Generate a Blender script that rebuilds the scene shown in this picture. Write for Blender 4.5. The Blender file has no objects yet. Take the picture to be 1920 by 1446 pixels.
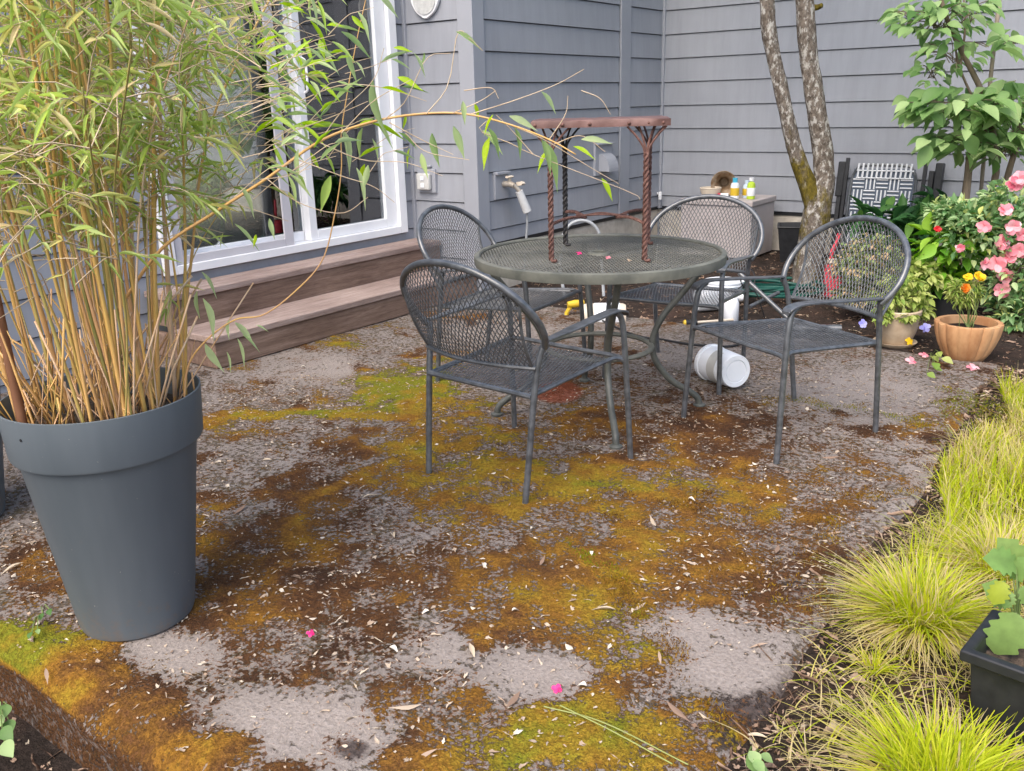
import bpy, math, random
import numpy as np
from mathutils import Vector, Matrix

# ------------------------------------------------------------------ camera, light, exposure
H = 1.33; FPX = 1690.8; PITCH = math.radians(17.431); ROLL = math.radians(-1.5608); AZ = math.radians(36.5)
scene = bpy.context.scene
_f = Vector((0, math.cos(PITCH), -math.sin(PITCH))); _u = Vector((0, math.sin(PITCH), math.cos(PITCH))); _x = Vector((1, 0, 0))
_c, _s = math.cos(ROLL), math.sin(ROLL)
CR = _c*_x + _s*_u; CU = -_s*_x + _c*_u; CF = _f
cam = bpy.data.cameras.new('camera'); cam.sensor_width = 36; cam.lens = 36*FPX/1920; cam.clip_end = 500; cam.clip_start = 0.05
co = bpy.data.objects.new('camera', cam); scene.collection.objects.link(co)
m = Matrix.Identity(4)
for i in range(3):
    m[i][0] = CR[i]; m[i][1] = CU[i]; m[i][2] = -CF[i]
m[2][3] = H
co.matrix_world = m; scene.camera = co

SUN_EL, SUN_AZ = math.radians(52), math.radians(-150)     # azimuth clockwise from +Y (the view direction)
world = bpy.data.worlds.new('World'); scene.world = world; world.use_nodes = True
wn = world.node_tree.nodes; wl = world.node_tree.links
bg = wn['Background']; sky = wn.new('ShaderNodeTexSky'); sky.sky_type = 'NISHITA'; sky.sun_disc = False
sky.sun_elevation = SUN_EL; sky.sun_rotation = SUN_AZ; sky.air_density = 1.0; sky.dust_density = 4.0; sky.ozone_density = 1.0
wl.new(sky.outputs[0], bg.inputs[0]); bg.inputs[1].default_value = 0.15
sun = bpy.data.lights.new('sun', 'SUN'); sun.energy = 1.0; sun.angle = math.radians(50); sun.color = (1, 0.95, 0.87)
so = bpy.data.objects.new('sun', sun); scene.collection.objects.link(so)
sd = Vector((math.sin(SUN_AZ)*math.cos(SUN_EL), math.cos(SUN_AZ)*math.cos(SUN_EL), math.sin(SUN_EL)))
so.rotation_euler = (-sd).to_track_quat('-Z', 'Y').to_euler(); so.location = (-4, -4, 8)
scene.view_settings.view_transform = 'Standard'; scene.view_settings.look = 'None'
scene.view_settings.exposure = 1.25; scene.view_settings.gamma = 1
scene.cycles.max_bounces = 6; scene.cycles.transparent_max_bounces = 8
try: scene.cycles.use_denoising = True
except Exception: pass

rng = np.random.default_rng(7); random.seed(7)
C = scene.collection
U2 = np.array([math.sin(AZ), math.cos(AZ)]); W2 = np.array([math.cos(AZ), -math.sin(AZ)])

# ------------------------------------------------------------------ measuring helpers (photo pixel -> place in the world)
def ray(px, py):
    d = CR*((px-960)/FPX) + CU*(-(py-723)/FPX) + CF
    return np.array(d)
def G(px, py, z=0.0):
    d = ray(px, py); t = (z-H)/d[2]; return np.array([t*d[0], t*d[1], z])
def PY(px, py, Y):
    d = ray(px, py); t = Y/d[1]; return np.array([t*d[0], Y, H+t*d[2]])
def UW(u, w, z=0.0):
    p = U2*u + W2*w; return np.array([p[0], p[1], z])
def loc(p):                                              # world -> (w,u,z) of the house grid
    return np.array([p[0]*W2[0]+p[1]*W2[1], p[0]*U2[0]+p[1]*U2[1], p[2] if len(p) > 2 else 0])
def onD(px, py, u=7.89):
    d = ray(px, py); n = np.array([U2[0], U2[1], 0]); t = u/(n@d); q = np.array([0, 0, H])+t*d
    return loc(q)

# ------------------------------------------------------------------ mesh helpers
class MB:
    def __init__(s): s.v = []; s.f = []; s.n = 0; s.a = []
    def add(s, v, f, a=None):
        v = np.asarray(v, float).reshape(-1, 3)
        s.v.append(v); s.f.extend([tuple(int(i)+s.n for i in q) for q in f]); s.n += len(v)
        s.a.append(np.full(len(v), 0.5) if a is None else np.broadcast_to(np.asarray(a, float), (len(v),)))
        return s
    def box(s, x0, x1, y0, y1, z0, z1):
        v = [(x, y, z) for z in (z0, z1) for y in (y0, y1) for x in (x0, x1)]
        return s.add(v, [(0, 2, 3, 1), (4, 5, 7, 6), (0, 1, 5, 4), (2, 6, 7, 3), (0, 4, 6, 2), (1, 3, 7, 5)])
    def tube(s, pts, r, n=8, closed=False, cap=True, a=None, flat=None):
        P = np.asarray(pts, float); k = len(P); r = np.broadcast_to(np.asarray(r, float), (k,))
        if closed: T = np.roll(P, -1, 0)-np.roll(P, 1, 0)
        else: T = np.gradient(P, axis=0)
        T /= np.linalg.norm(T, axis=1)[:, None]+1e-12
        up = np.array([0, 0, 1.0]) if abs(T[0, 2]) < .9 else np.array([1.0, 0, 0])
        N = np.cross(T[0], up); N /= np.linalg.norm(N); rings = []
        th = np.linspace(0, 2*math.pi, n, endpoint=False)
        for i in range(k):
            N = N-T[i]*(N@T[i]); N /= np.linalg.norm(N)+1e-12; B = np.cross(T[i], N)
            fa, fb = flat if flat else (1, 1)
            rings.append(P[i]+r[i]*(fa*np.cos(th)[:, None]*N+fb*np.sin(th)[:, None]*B))
        V = np.concatenate(rings); F = []
        for i in range(k if closed else k-1):
            j = (i+1) % k
            for q in range(n):
                q2 = (q+1) % n; F.append((i*n+q, i*n+q2, j*n+q2, j*n+q))
        if cap and not closed:
            F.append(tuple(range(n-1, -1, -1))); F.append(tuple((k-1)*n+q for q in range(n)))
        return s.add(V, F, a)
    def lathe(s, prof, n=48, c=(0, 0, 0), rmod=None):
        th = np.linspace(0, 2*math.pi, n, endpoint=False); V = []; F = []
        for r, z in prof:
            rr = r*(rmod(th, z) if rmod else np.ones(n))
            V.append(np.stack([c[0]+rr*np.cos(th), c[1]+rr*np.sin(th), np.full(n, c[2]+z)], 1))
        for i in range(len(prof)-1):
            for q in range(n):
                q2 = (q+1) % n; F.append((i*n+q, i*n+q2, (i+1)*n+q2, (i+1)*n+q))
        return s.add(np.concatenate(V), F)
    def ngon(s, v, a=None): return s.add(v, [tuple(range(len(v)))], a)
    def build(s, name, mat, parent=None, smooth=True, bevel=0, attr=False):
        me = bpy.data.meshes.new(name)
        V = np.concatenate(s.v) if s.v else np.zeros((0, 3))
        me.from_pydata(V.tolist(), [], s.f); me.update()
        if attr:
            at = me.attributes.new('rnd', 'FLOAT', 'POINT'); at.data.foreach_set('value', np.concatenate(s.a).astype('f'))
        if smooth:
            try: me.shade_smooth()
            except Exception: pass
        me.materials.append(mat)
        o = bpy.data.objects.new(name, me); C.objects.link(o)
        if smooth and smooth != 'all':
            try: me.set_sharp_from_angle(angle=math.radians(40))
            except Exception: pass
        if bevel:
            b = o.modifiers.new('bevel', 'BEVEL'); b.width = bevel; b.segments = 2; b.limit_method = 'ANGLE'
        if parent: o.parent = parent
        return o

def fast_mesh(name, V, F4, mat, parent=None, rnd=None, smooth=True):
    """V (n,3), F4 (m,4) int arrays"""
    me = bpy.data.meshes.new(name); n, m_ = len(V), len(F4); k = F4.shape[1]
    me.vertices.add(n); me.vertices.foreach_set('co', V.astype('f').ravel())
    me.loops.add(m_*k); me.loops.foreach_set('vertex_index', F4.astype('i').ravel())
    me.polygons.add(m_); me.polygons.foreach_set('loop_start', np.arange(0, m_*k, k, dtype='i'))
    try: me.polygons.foreach_set('loop_total', np.full(m_, k, dtype='i'))
    except Exception: pass
    me.update(calc_edges=True); me.validate()
    if rnd is not None:
        at = me.attributes.new('rnd', 'FLOAT', 'POINT'); at.data.foreach_set('value', rnd.astype('f'))
    if smooth: me.shade_smooth()
    me.materials.append(mat); o = bpy.data.objects.new(name, me); C.objects.link(o)
    if parent: o.parent = parent
    return o

def leaf_tpl(prof, droop=.12, fold=.12, sub=0):
    """a leaf of length 1 along x; prof = half widths at even stations"""
    q = np.linspace(0, len(prof)-1, (len(prof)-1)*(sub or 1)+1); prof = np.maximum(np.interp(q, np.arange(len(prof)), prof) if not sub else smooth_path([(i, w, 0) for i, w in enumerate(prof)], len(q))[:, 1], .0)
    n = len(prof); t = np.linspace(0, 1, n); V = []; F = []
    for ti, w in zip(t, prof):
        z = -droop*ti*ti
        V += [(ti, -w, z+fold*w), (ti, 0, z), (ti, w, z+fold*w)]
    for i in range(n-1):
        b = i*3; F += [(b, b+3, b+4, b+1), (b+1, b+4, b+5, b+2)]
    return np.array(V), np.array(F)
def basis(d, n):
    """rows: along, across, normal for arrays d,n (k,3)"""
    d = d/(np.linalg.norm(d, axis=1)[:, None]+1e-9); y = np.cross(n, d); y /= np.linalg.norm(y, axis=1)[:, None]+1e-9
    z = np.cross(d, y); return np.stack([d, y, z], 1)
def scatter(tpl, O, D, N, S, Wd=None, rnd=None):
    """copies of a template at O pointing along D with up N, length S, width Wd -> V,F,rnd"""
    TV, TF = tpl; k = len(O); B = basis(D, N); S = np.broadcast_to(S, (k,)); Wd = S if Wd is None else np.broadcast_to(Wd, (k,))
    sc = np.stack([S, Wd, S], 1)
    L = TV[None]*sc[:, None, :]
    V = np.einsum('kvi,kij->kvj', L, B)+O[:, None, :]
    F = (TF[None]+(np.arange(k)*len(TV))[:, None, None]).reshape(-1, TF.shape[1])
    r = rng.random(k) if rnd is None else rnd
    return V.reshape(-1, 3), F, np.repeat(r, len(TV))
def merge(parts):
    V = []; F = []; R = []; n = 0
    for v, f, r in parts: V.append(v); F.append(f+n); R.append(r); n += len(v)
    return np.concatenate(V), np.concatenate(F), np.concatenate(R)

def blades(O, h, lean_dir, lean, width, rnd, seg=5, curl=1.6):
    """grass blades: rows of ribbons that bend over"""
    k = len(O); t = np.linspace(0, 1, seg+1); V = np.zeros((k, seg+1, 2, 3))
    side = np.stack([-lean_dir[:, 1], lean_dir[:, 0], np.zeros(k)], 1)
    tw = rng.uniform(-1, 1, k)[:, None]; side = side+lean_dir*tw*.8; side /= np.linalg.norm(side, axis=1)[:, None]
    bend = rng.normal(0, .16, k); kink = np.where(rng.random(k) < .14, rng.uniform(.4, .8, k), 9); kdir = rng.normal(0, .9, k)
    for i, ti in enumerate(t):
        out = lean*h*(ti**curl); up = h*(ti-.5*np.clip(lean, 0, 1.3)*ti**2.2*.8)
        c = O+lean_dir*out[:, None]+np.array([0, 0, 1])*up[:, None]
        c = c+side*(h*(bend*ti**2+kdir*np.clip(ti-kink, 0, 1)))[:, None]-np.array([0, 0, 1])*(h*.9*np.clip(ti-kink, 0, 1))[:, None]; c[:, 2] = np.maximum(c[:, 2], O[:, 2]+.001)
        w = width*(1-ti**2)*.5+.0003
        V[:, i, 0] = c-side*w[:, None]; V[:, i, 1] = c+side*w[:, None]
    V = V.reshape(k, -1, 3); f = np.array([(2*i, 2*i+1, 2*i+3, 2*i+2) for i in range(seg)])
    F = (f[None]+(np.arange(k)*2*(seg+1))[:, None, None]).reshape(-1, 4)
    return V.reshape(-1, 3), F, np.repeat(rnd, 2*(seg+1))

def tag(o, label, cat, group=None, kind=None):
    if label: o['label'] = label
    if cat: o['category'] = cat
    if group: o['group'] = group
    if kind: o['kind'] = kind
    return o
def thing(name, label, cat, at=(0, 0, 0), rz=0, group=None, rot=None):
    o = bpy.data.objects.new(name, None); C.objects.link(o); o.location = tuple(at); o.rotation_euler = rot if rot else (0, 0, rz)
    o.empty_display_size = .1
    return tag(o, label, cat, group)
def structure(o): o['kind'] = 'structure'; return o
def dup(root, at, rz, label=None, group=None):
    r = root.copy(); C.objects.link(r); r.location = tuple(at); r.rotation_euler = (0, 0, rz)
    if label: r['label'] = label
    if group: r['group'] = group
    for ch in list(root.children):
        c = ch.copy(); C.objects.link(c); c.parent = r
        for g in ch.children:
            d = g.copy(); C.objects.link(d); d.parent = c
    return r
def smooth_path(pts, n=40):
    """Catmull-Rom through points"""
    P = np.asarray(pts, float); P = np.vstack([2*P[0]-P[1], P, 2*P[-1]-P[-2]]); out = []
    k = len(P)-3
    for q in np.linspace(0, k-1e-6, n):
        i = int(q); t = q-i; a, b, c, d = P[i:i+4]
        out.append(.5*((2*b)+(-a+c)*t+(2*a-5*b+4*c-d)*t*t+(-a+3*b-3*c+d)*t**3))
    return np.array(out)
def sr(r, g, b, k=1.0):
    f = lambda c: ((c/255+.055)/1.055)**2.4 if c > 10 else c/255/12.92
    return (f(r)*k, f(g)*k, f(b)*k, 1)

# ------------------------------------------------------------------ materials
def nt(name):
    mt = bpy.data.materials.new(name); mt.use_nodes = True
    return mt, mt.node_tree.nodes, mt.node_tree.links, mt.node_tree.nodes['Principled BSDF']
def ramp(nodes, stops):
    r = nodes.new('ShaderNodeValToRGB'); e = r.color_ramp.elements
    while len(e) < len(stops): e.new(.5)
    for el, (p, c) in zip(e, stops): el.position = p; el.color = c
    return r
def noise(nodes, links, scale, detail=4, rough=.6, vec=None, dim='3D'):
    n = nodes.new('ShaderNodeTexNoise'); n.inputs['Scale'].default_value = scale; n.inputs['Detail'].default_value = detail
    n.inputs['Roughness'].default_value = rough
    if vec: links.new(vec, n.inputs['Vector'])
    return n
def mth(nodes, links, op, a, b=None, c=None, clamp=False):
    n = nodes.new('ShaderNodeMath'); n.operation = op; n.use_clamp = clamp
    for i, x in enumerate((a, b, c)):
        if x is None: continue
        if hasattr(x, 'is_linked') or hasattr(x, 'links'): links.new(x, n.inputs[i])
        else: n.inputs[i].default_value = x
    return n.outputs[0]
def mix(nodes, links, fac, a, b):
    n = nodes.new('ShaderNodeMix'); n.data_type = 'RGBA'
    for s, x in ((n.inputs['Factor'], fac), (n.inputs[6], a), (n.inputs[7], b)):
        if hasattr(x, 'links'): links.new(x, s)
        else: s.default_value = x
    return n.outputs[2]
def objvec(nodes, links, scl=(1, 1, 1)):
    tc = nodes.new('ShaderNodeTexCoord'); mp = nodes.new('ShaderNodeMapping'); mp.inputs['Scale'].default_value = scl
    links.new(tc.outputs['Object'], mp.inputs['Vector']); return mp.outputs[0]
def bump(nodes, links, bsdf, hgt, strength=.3, dist=.01):
    b = nodes.new('ShaderNodeBump'); b.inputs['Strength'].default_value = strength; b.inputs['Distance'].default_value = dist
    links.new(hgt, b.inputs['Height']); links.new(b.outputs[0], bsdf.inputs['Normal'])
def noisy(name, c1, c2, scale=8, rough=.6, bmp=.15, metallic=0, scl=(1, 1, 1), lo=.35, hi=.65, bscale=None, spec=.4, detail=5):
    mt, n, l, b = nt(name); v = objvec(n, l, scl); t = noise(n, l, scale, detail, .6, v)
    r = ramp(n, [(lo, c1), (hi, c2)]); l.new(t.outputs[0], r.inputs[0]); l.new(r.outputs[0], b.inputs['Base Color'])
    b.inputs['Roughness'].default_value = rough; b.inputs['Metallic'].default_value = metallic; b.inputs['Specular IOR Level'].default_value = spec
    if bmp:
        t2 = noise(n, l, bscale or scale*6, 4, .6, v); bump(n, l, b, t2.outputs[0], bmp, .004)
    return mt
def leafmat(name, stops, trans=.35, rough=.5, spec=.3, mottle=.18):
    mt, n, l, b = nt(name); at = n.new('ShaderNodeAttribute'); at.attribute_name = 'rnd'
    r = ramp(n, stops); l.new(at.outputs['Fac'], r.inputs[0])
    nz = noise(n, l, 30, 3, .6, objvec(n, l)); col = mix(n, l, mth(n, l, 'MULTIPLY', nz.outputs[0], mottle), r.outputs[0], (.02, .03, .01, 1))
    l.new(col, b.inputs['Base Color']); b.inputs['Roughness'].default_value = rough; b.inputs['Specular IOR Level'].default_value = spec
    tr = n.new('ShaderNodeBsdfTranslucent'); hs = n.new('ShaderNodeHueSaturation'); hs.inputs['Value'].default_value = 1.6; hs.inputs['Saturation'].default_value = 1.1
    bump(n, l, b, nz.outputs[0], .25, .006); l.new(col, hs.inputs['Color']); l.new(hs.outputs[0], tr.inputs['Color'])
    ms = n.new('ShaderNodeMixShader'); ms.inputs[0].default_value = trans
    l.new(b.outputs[0], ms.inputs[1]); l.new(tr.outputs[0], ms.inputs[2]); l.new(ms.outputs[0], n['Material Output'].inputs[0])
    return mt
def plain(name, c, rough=.5, metallic=0, spec=.4):
    mt, n, l, b = nt(name); b.inputs['Base Color'].default_value = c; b.inputs['Roughness'].default_value = rough
    b.inputs['Metallic'].default_value = metallic; b.inputs['Specular IOR Level'].default_value = spec
    v = objvec(n, l); t = noise(n, l, 25, 4, .6, v)
    r = ramp(n, [(.3, tuple(x*.86 for x in c[:3])+(1,)), (.7, c)]); l.new(t.outputs[0], r.inputs[0]); l.new(r.outputs[0], b.inputs['Base Color'])
    r2 = n.new('ShaderNodeMapRange'); r2.inputs[3].default_value = max(.05, rough-.1); r2.inputs[4].default_value = min(1, rough+.12)
    l.new(t.outputs[0], r2.inputs[0]); l.new(r2.outputs[0], b.inputs['Roughness'])
    return mt

def siding_mat():
    mt, n, l, b = nt('siding_paint'); v = objvec(n, l, (1, 1, 1)); 
    geo = n.new('ShaderNodeNewGeometry')
    big = noise(n, l, 1.3, 3, .5, v); fine = noise(n, l, 60, 4, .7, objvec(n, l, (.12, .12, 3.5)))
    c = ramp(n, [(.3, (.265, .279, .315, 1)), (.7, (.302, .316, .353, 1))]); l.new(big.outputs[0], c.inputs[0])
    st = noise(n, l, 5, 5, .65, objvec(n, l, (3.5, 3.5, .35))); sr_ = ramp(n, [(.3, (.90, .90, .89, 1)), (.6, (1, 1, 1, 1))]); l.new(st.outputs[0], sr_.inputs[0])
    mu = n.new('ShaderNodeMix'); mu.data_type = 'RGBA'; mu.blend_type = 'MULTIPLY'; mu.inputs[0].default_value = 1; l.new(c.outputs[0], mu.inputs[6]); l.new(sr_.outputs[0], mu.inputs[7])
    l.new(mu.outputs[2], b.inputs['Base Color']); b.inputs['Roughness'].default_value = .55; b.inputs['Specular IOR Level'].default_value = .3
    bump(n, l, b, fine.outputs[0], .22, .004); return mt
def wood_mat(name, c1, c2, c3):
    mt, n, l, b = nt(name); v = objvec(n, l, (9, .55, 9)); g = noise(n, l, 5, 8, .65, v); g.inputs['Distortion'].default_value = .6
    fine = noise(n, l, 34, 8, .78, objvec(n, l, (8, .4, 8))); blot = noise(n, l, 2.2, 5, .6, objvec(n, l, (1, .6, 1)))
    r = ramp(n, [(.3, c1), (.5, c2), (.7, c3)]); l.new(g.outputs[0], r.inputs[0])
    dark = ramp(n, [(.35, (.55, .5, .5, 1)), (.62, (1, 1, 1, 1))]); l.new(blot.outputs[0], dark.inputs[0])
    mu = n.new('ShaderNodeMix'); mu.data_type = 'RGBA'; mu.blend_type = 'MULTIPLY'; mu.inputs[0].default_value = .75
    l.new(r.outputs[0], mu.inputs[6]); l.new(dark.outputs[0], mu.inputs[7]); l.new(mu.outputs[2], b.inputs['Base Color'])
    fr_ = ramp(n, [(.36, (.5, .46, .43, 1)), (.56, (1, 1, 1, 1))]); l.new(fine.outputs[0], fr_.inputs[0]); m3 = n.new('ShaderNodeMix'); m3.data_type = 'RGBA'; m3.blend_type = 'MULTIPLY'; m3.inputs[0].default_value = .7; l.new(mu.outputs[2], m3.inputs[6]); l.new(fr_.outputs[0], m3.inputs[7]); l.new(m3.outputs[2], b.inputs['Base Color'])
    b.inputs['Roughness'].default_value = .8; bump(n, l, b, fine.outputs[0], .5, .004); return mt
def pot_mat():
    mt, n, l, b = nt('grey_plastic_pot'); v = objvec(n, l); a = noise(n, l, 3, 4, .6, objvec(n, l, (2, 2, .35))).outputs[0]; d = noise(n, l, 30, 6, .7, v).outputs[0]
    c = ramp(n, [(.3, (.085, .104, .12, 1)), (.7, (.115, .136, .154, 1))]); l.new(a, c.inputs[0]); col = c.outputs[0]
    sx = n.new('ShaderNodeSeparateXYZ'); l.new(v, sx.inputs[0]); low = n.new('ShaderNodeMapRange'); low.inputs[1].default_value = .16; low.inputs[2].default_value = 0; low.inputs[3].default_value = 0; low.inputs[4].default_value = 1; l.new(sx.outputs[2], low.inputs[0])
    dm = ramp(n, [(.66, (0, 0, 0, 1)), (.86, (1, 1, 1, 1))]); l.new(mth(n, l, 'ADD', d, mth(n, l, 'MULTIPLY', low.outputs[0], .26)), dm.inputs[0]); col = mix(n, l, mth(n, l, 'MULTIPLY', dm.outputs[0], .55), col, (.16, .12, .09, 1))
    fl = noise(n, l, 120, 2, .5, v).outputs[0]; fm = ramp(n, [(.76, (0, 0, 0, 1)), (.78, (1, 1, 1, 1))]); l.new(fl, fm.inputs[0]); col = mix(n, l, mth(n, l, 'MULTIPLY', fm.outputs[0], .6), col, (.45, .42, .36, 1))
    l.new(col, b.inputs['Base Color']); rr = n.new('ShaderNodeMapRange'); rr.inputs[3].default_value = .40; rr.inputs[4].default_value = .66; l.new(a, rr.inputs[0]); l.new(rr.outputs[0], b.inputs['Roughness']); b.inputs['Specular IOR Level'].default_value = .45
    bump(n, l, b, d, .04, .003); return mt
def glass_mat():
    mt, n, l, b = nt('door_glass'); n.remove(b); tr = n.new('ShaderNodeBsdfTransparent'); tr.inputs[0].default_value = (.80, .84, .82, 1)
    gl = n.new('ShaderNodeBsdfGlossy'); gl.inputs['Roughness'].default_value = .01; gl.inputs[0].default_value = (.95, .97, 1, 1)
    fr = n.new('ShaderNodeFresnel'); fr.inputs[0].default_value = 1.55; ms = n.new('ShaderNodeMixShader')
    l.new(mth(n, l, 'MULTIPLY', fr.outputs[0], 2.8, clamp=True), ms.inputs[0]); l.new(tr.outputs[0], ms.inputs[1]); l.new(gl.outputs[0], ms.inputs[2]); l.new(ms.outputs[0], n['Material Output'].inputs[0])
    return mt
def attr_node(n, name):
    a = n.new('ShaderNodeAttribute'); a.attribute_name = name; return a.outputs['Fac']
def patio_mat():
    mt, n, l, b = nt('mossy_concrete'); v = objvec(n, l)
    n1 = noise(n, l, 11, 8, .7, v).outputs[0]; n2 = noise(n, l, 48, 6, .72, v).outputs[0]; n3 = noise(n, l, 3.2, 4, .6, v).outputs[0]
    n4 = noise(n, l, 190, 3, .7, v).outputs[0]; n5 = noise(n, l, 95, 4, .65, v).outputs[0]
    pale = attr_node(n, 'pale')
    c = ramp(n, [(.30, (.125, .105, .09, 1)), (.5, (.21, .18, .162, 1)), (.70, (.29, .258, .238, 1))])          # bare concrete
    l.new(mth(n, l, 'ADD', mth(n, l, 'MULTIPLY', n5, .6), mth(n, l, 'MULTIPLY', n3, .4)), c.inputs[0]); col = c.outputs[0]
    sp = mth(n, l, 'ADD', mth(n, l, 'MULTIPLY', n2, .72), mth(n, l, 'MULTIPLY', n1, .28))                         # pits filled with dark dirt and lichen
    spm = ramp(n, [(.50, (0, 0, 0, 1)), (.545, (1, 1, 1, 1))]); l.new(mth(n, l, 'SUBTRACT', sp, mth(n, l, 'MULTIPLY', pale, .10)), spm.inputs[0])
    spc = ramp(n, [(.4, (.07, .045, .033, 1)), (.6, (.09, .068, .038, 1))]); l.new(n1, spc.inputs[0])
    palec = ramp(n, [(.3, (.205, .174, .155, 1)), (.7, (.33, .288, .262, 1))]); l.new(n5, palec.inputs[0])
    col = mix(n, l, mth(n, l, 'MULTIPLY', pale, .85, clamp=True), col, palec.outputs[0])
    col = mix(n, l, mth(n, l, 'MULTIPLY', spm.outputs[0], .85), col, spc.outputs[0])
    wh = ramp(n, [(.66, (0, 0, 0, 1)), (.70, (1, 1, 1, 1))]); l.new(n4, wh.inputs[0]); col = mix(n, l, mth(n, l, 'MULTIPLY', wh.outputs[0], .7), col, (.42, .38, .36, 1))
    dirt = attr_node(n, 'dirt'); dm = ramp(n, [(.52, (0, 0, 0, 1)), (.66, (1, 1, 1, 1))])
    l.new(mth(n, l, 'ADD', mth(n, l, 'MULTIPLY', dirt, .34), mth(n, l, 'ADD', mth(n, l, 'MULTIPLY', n2, .4), mth(n, l, 'MULTIPLY', n1, .4))), dm.inputs[0])
    dc = ramp(n, [(.35, (.022, .016, .015, 1)), (.65, (.075, .055, .05, 1))]); l.new(n5, dc.inputs[0])
    col = mix(n, l, mth(n, l, 'MULTIPLY', dm.outputs[0], .9), col, dc.outputs[0])
    moss = attr_node(n, 'moss'); hue = attr_node(n, 'hue')
    k2 = mth(n, l, 'ADD', mth(n, l, 'MULTIPLY_ADD', moss, .85, .135), mth(n, l, 'ADD', mth(n, l, 'MULTIPLY_ADD', n5, 1.5, -.75), mth(n, l, 'MULTIPLY_ADD', n2, 1.0, -.5)))
    m2 = ramp(n, [(.47, (0, 0, 0, 1)), (.56, (1, 1, 1, 1))]); l.new(k2, m2.inputs[0])
    rc = ramp(n, [(.36, (.06, .032, .02, 1)), (.5, (.15, .064, .024, 1)), (.62, (.18, .115, .03, 1))]); l.new(n1, rc.inputs[0])
    col = mix(n, l, mth(n, l, 'MULTIPLY', m2.outputs[0], .85), col, rc.outputs[0])
    k = mth(n, l, 'ADD', moss, mth(n, l, 'ADD', mth(n, l, 'MULTIPLY_ADD', n2, 1.3, -.65), mth(n, l, 'ADD', mth(n, l, 'MULTIPLY_ADD', n1, .7, -.35), mth(n, l, 'MULTIPLY_ADD', n5, .9, -.45))))
    mm = ramp(n, [(.50, (0, 0, 0, 1)), (.62, (1, 1, 1, 1))]); l.new(k, mm.inputs[0])
    hv = mth(n, l, 'ADD', hue, mth(n, l, 'ADD', mth(n, l, 'MULTIPLY_ADD', n1, .55, -.275), mth(n, l, 'MULTIPLY_ADD', n2, .5, -.25)), clamp=True)
    mc = ramp(n, [(.0, (.22, .23, .018, 1)), (.24, (.34, .225, .022, 1)), (.5, (.30, .145, .022, 1)), (.74, (.145, .066, .025, 1)), (1, (.065, .032, .018, 1))]); l.new(hv, mc.inputs[0])
    md = ramp(n, [(.3, (.5, .46, .42, 1)), (.65, (1.12, 1.12, 1.12, 1))]); l.new(mth(n, l, 'ADD', mth(n, l, 'MULTIPLY', n4, .5), mth(n, l, 'MULTIPLY', n5, .5)), md.inputs[0])
    mu = n.new('ShaderNodeMix'); mu.data_type = 'RGBA'; mu.blend_type = 'MULTIPLY'; mu.inputs[0].default_value = 1
    l.new(mc.outputs[0], mu.inputs[6]); l.new(md.outputs[0], mu.inputs[7])
    col = mix(n, l, mm.outputs[0], col, mu.outputs[2])
    red = attr_node(n, 'red'); rm = ramp(n, [(.4, (0, 0, 0, 1)), (.8, (1, 1, 1, 1))]); l.new(mth(n, l, 'MULTIPLY', red, mth(n, l, 'MULTIPLY_ADD', n2, 1.2, .4)), rm.inputs[0])
    col = mix(n, l, mth(n, l, 'MULTIPLY', rm.outputs[0], .8), col, (.25, .065, .03, 1))
    l.new(col, b.inputs['Base Color']); b.inputs['Roughness'].default_value = .93; b.inputs['Specular IOR Level'].default_value = .15
    hgt = mth(n, l, 'ADD', mth(n, l, 'MULTIPLY', mm.outputs[0], mth(n, l, 'MULTIPLY_ADD', n5, 1.2, .5)), mth(n, l, 'MULTIPLY', mth(n, l, 'ADD', n5, mth(n, l, 'MULTIPLY', spm.outputs[0], -.7)), .5))
    bump(n, l, b, hgt, .85, .012); return mt
def soil_mat():
    mt, n, l, b = nt('garden_soil'); v = objvec(n, l); n1 = noise(n, l, 14, 8, .7, v).outputs[0]; n2 = noise(n, l, 75, 5, .7, v).outputs[0]; n3 = noise(n, l, 2, 4, .6, v).outputs[0]
    c = ramp(n, [(.35, (.018, .014, .012, 1)), (.55, (.05, .037, .031, 1)), (.75, (.10, .075, .06, 1))]); l.new(mth(n, l, 'ADD', mth(n, l, 'MULTIPLY', n1, .6), mth(n, l, 'MULTIPLY', n2, .4)), c.inputs[0])
    w = ramp(n, [(.5, (0, 0, 0, 1)), (.7, (1, 1, 1, 1))]); l.new(n3, w.inputs[0]); col = mix(n, l, mth(n, l, 'MULTIPLY', w.outputs[0], .4), c.outputs[0], (.13, .075, .055, 1))
    l.new(col, b.inputs['Base Color']); b.inputs['Roughness'].default_value = .95; b.inputs['Specular IOR Level'].default_value = .1
    bump(n, l, b, mth(n, l, 'ADD', n1, mth(n, l, 'MULTIPLY', n2, .6)), 1, .03); return mt
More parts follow.
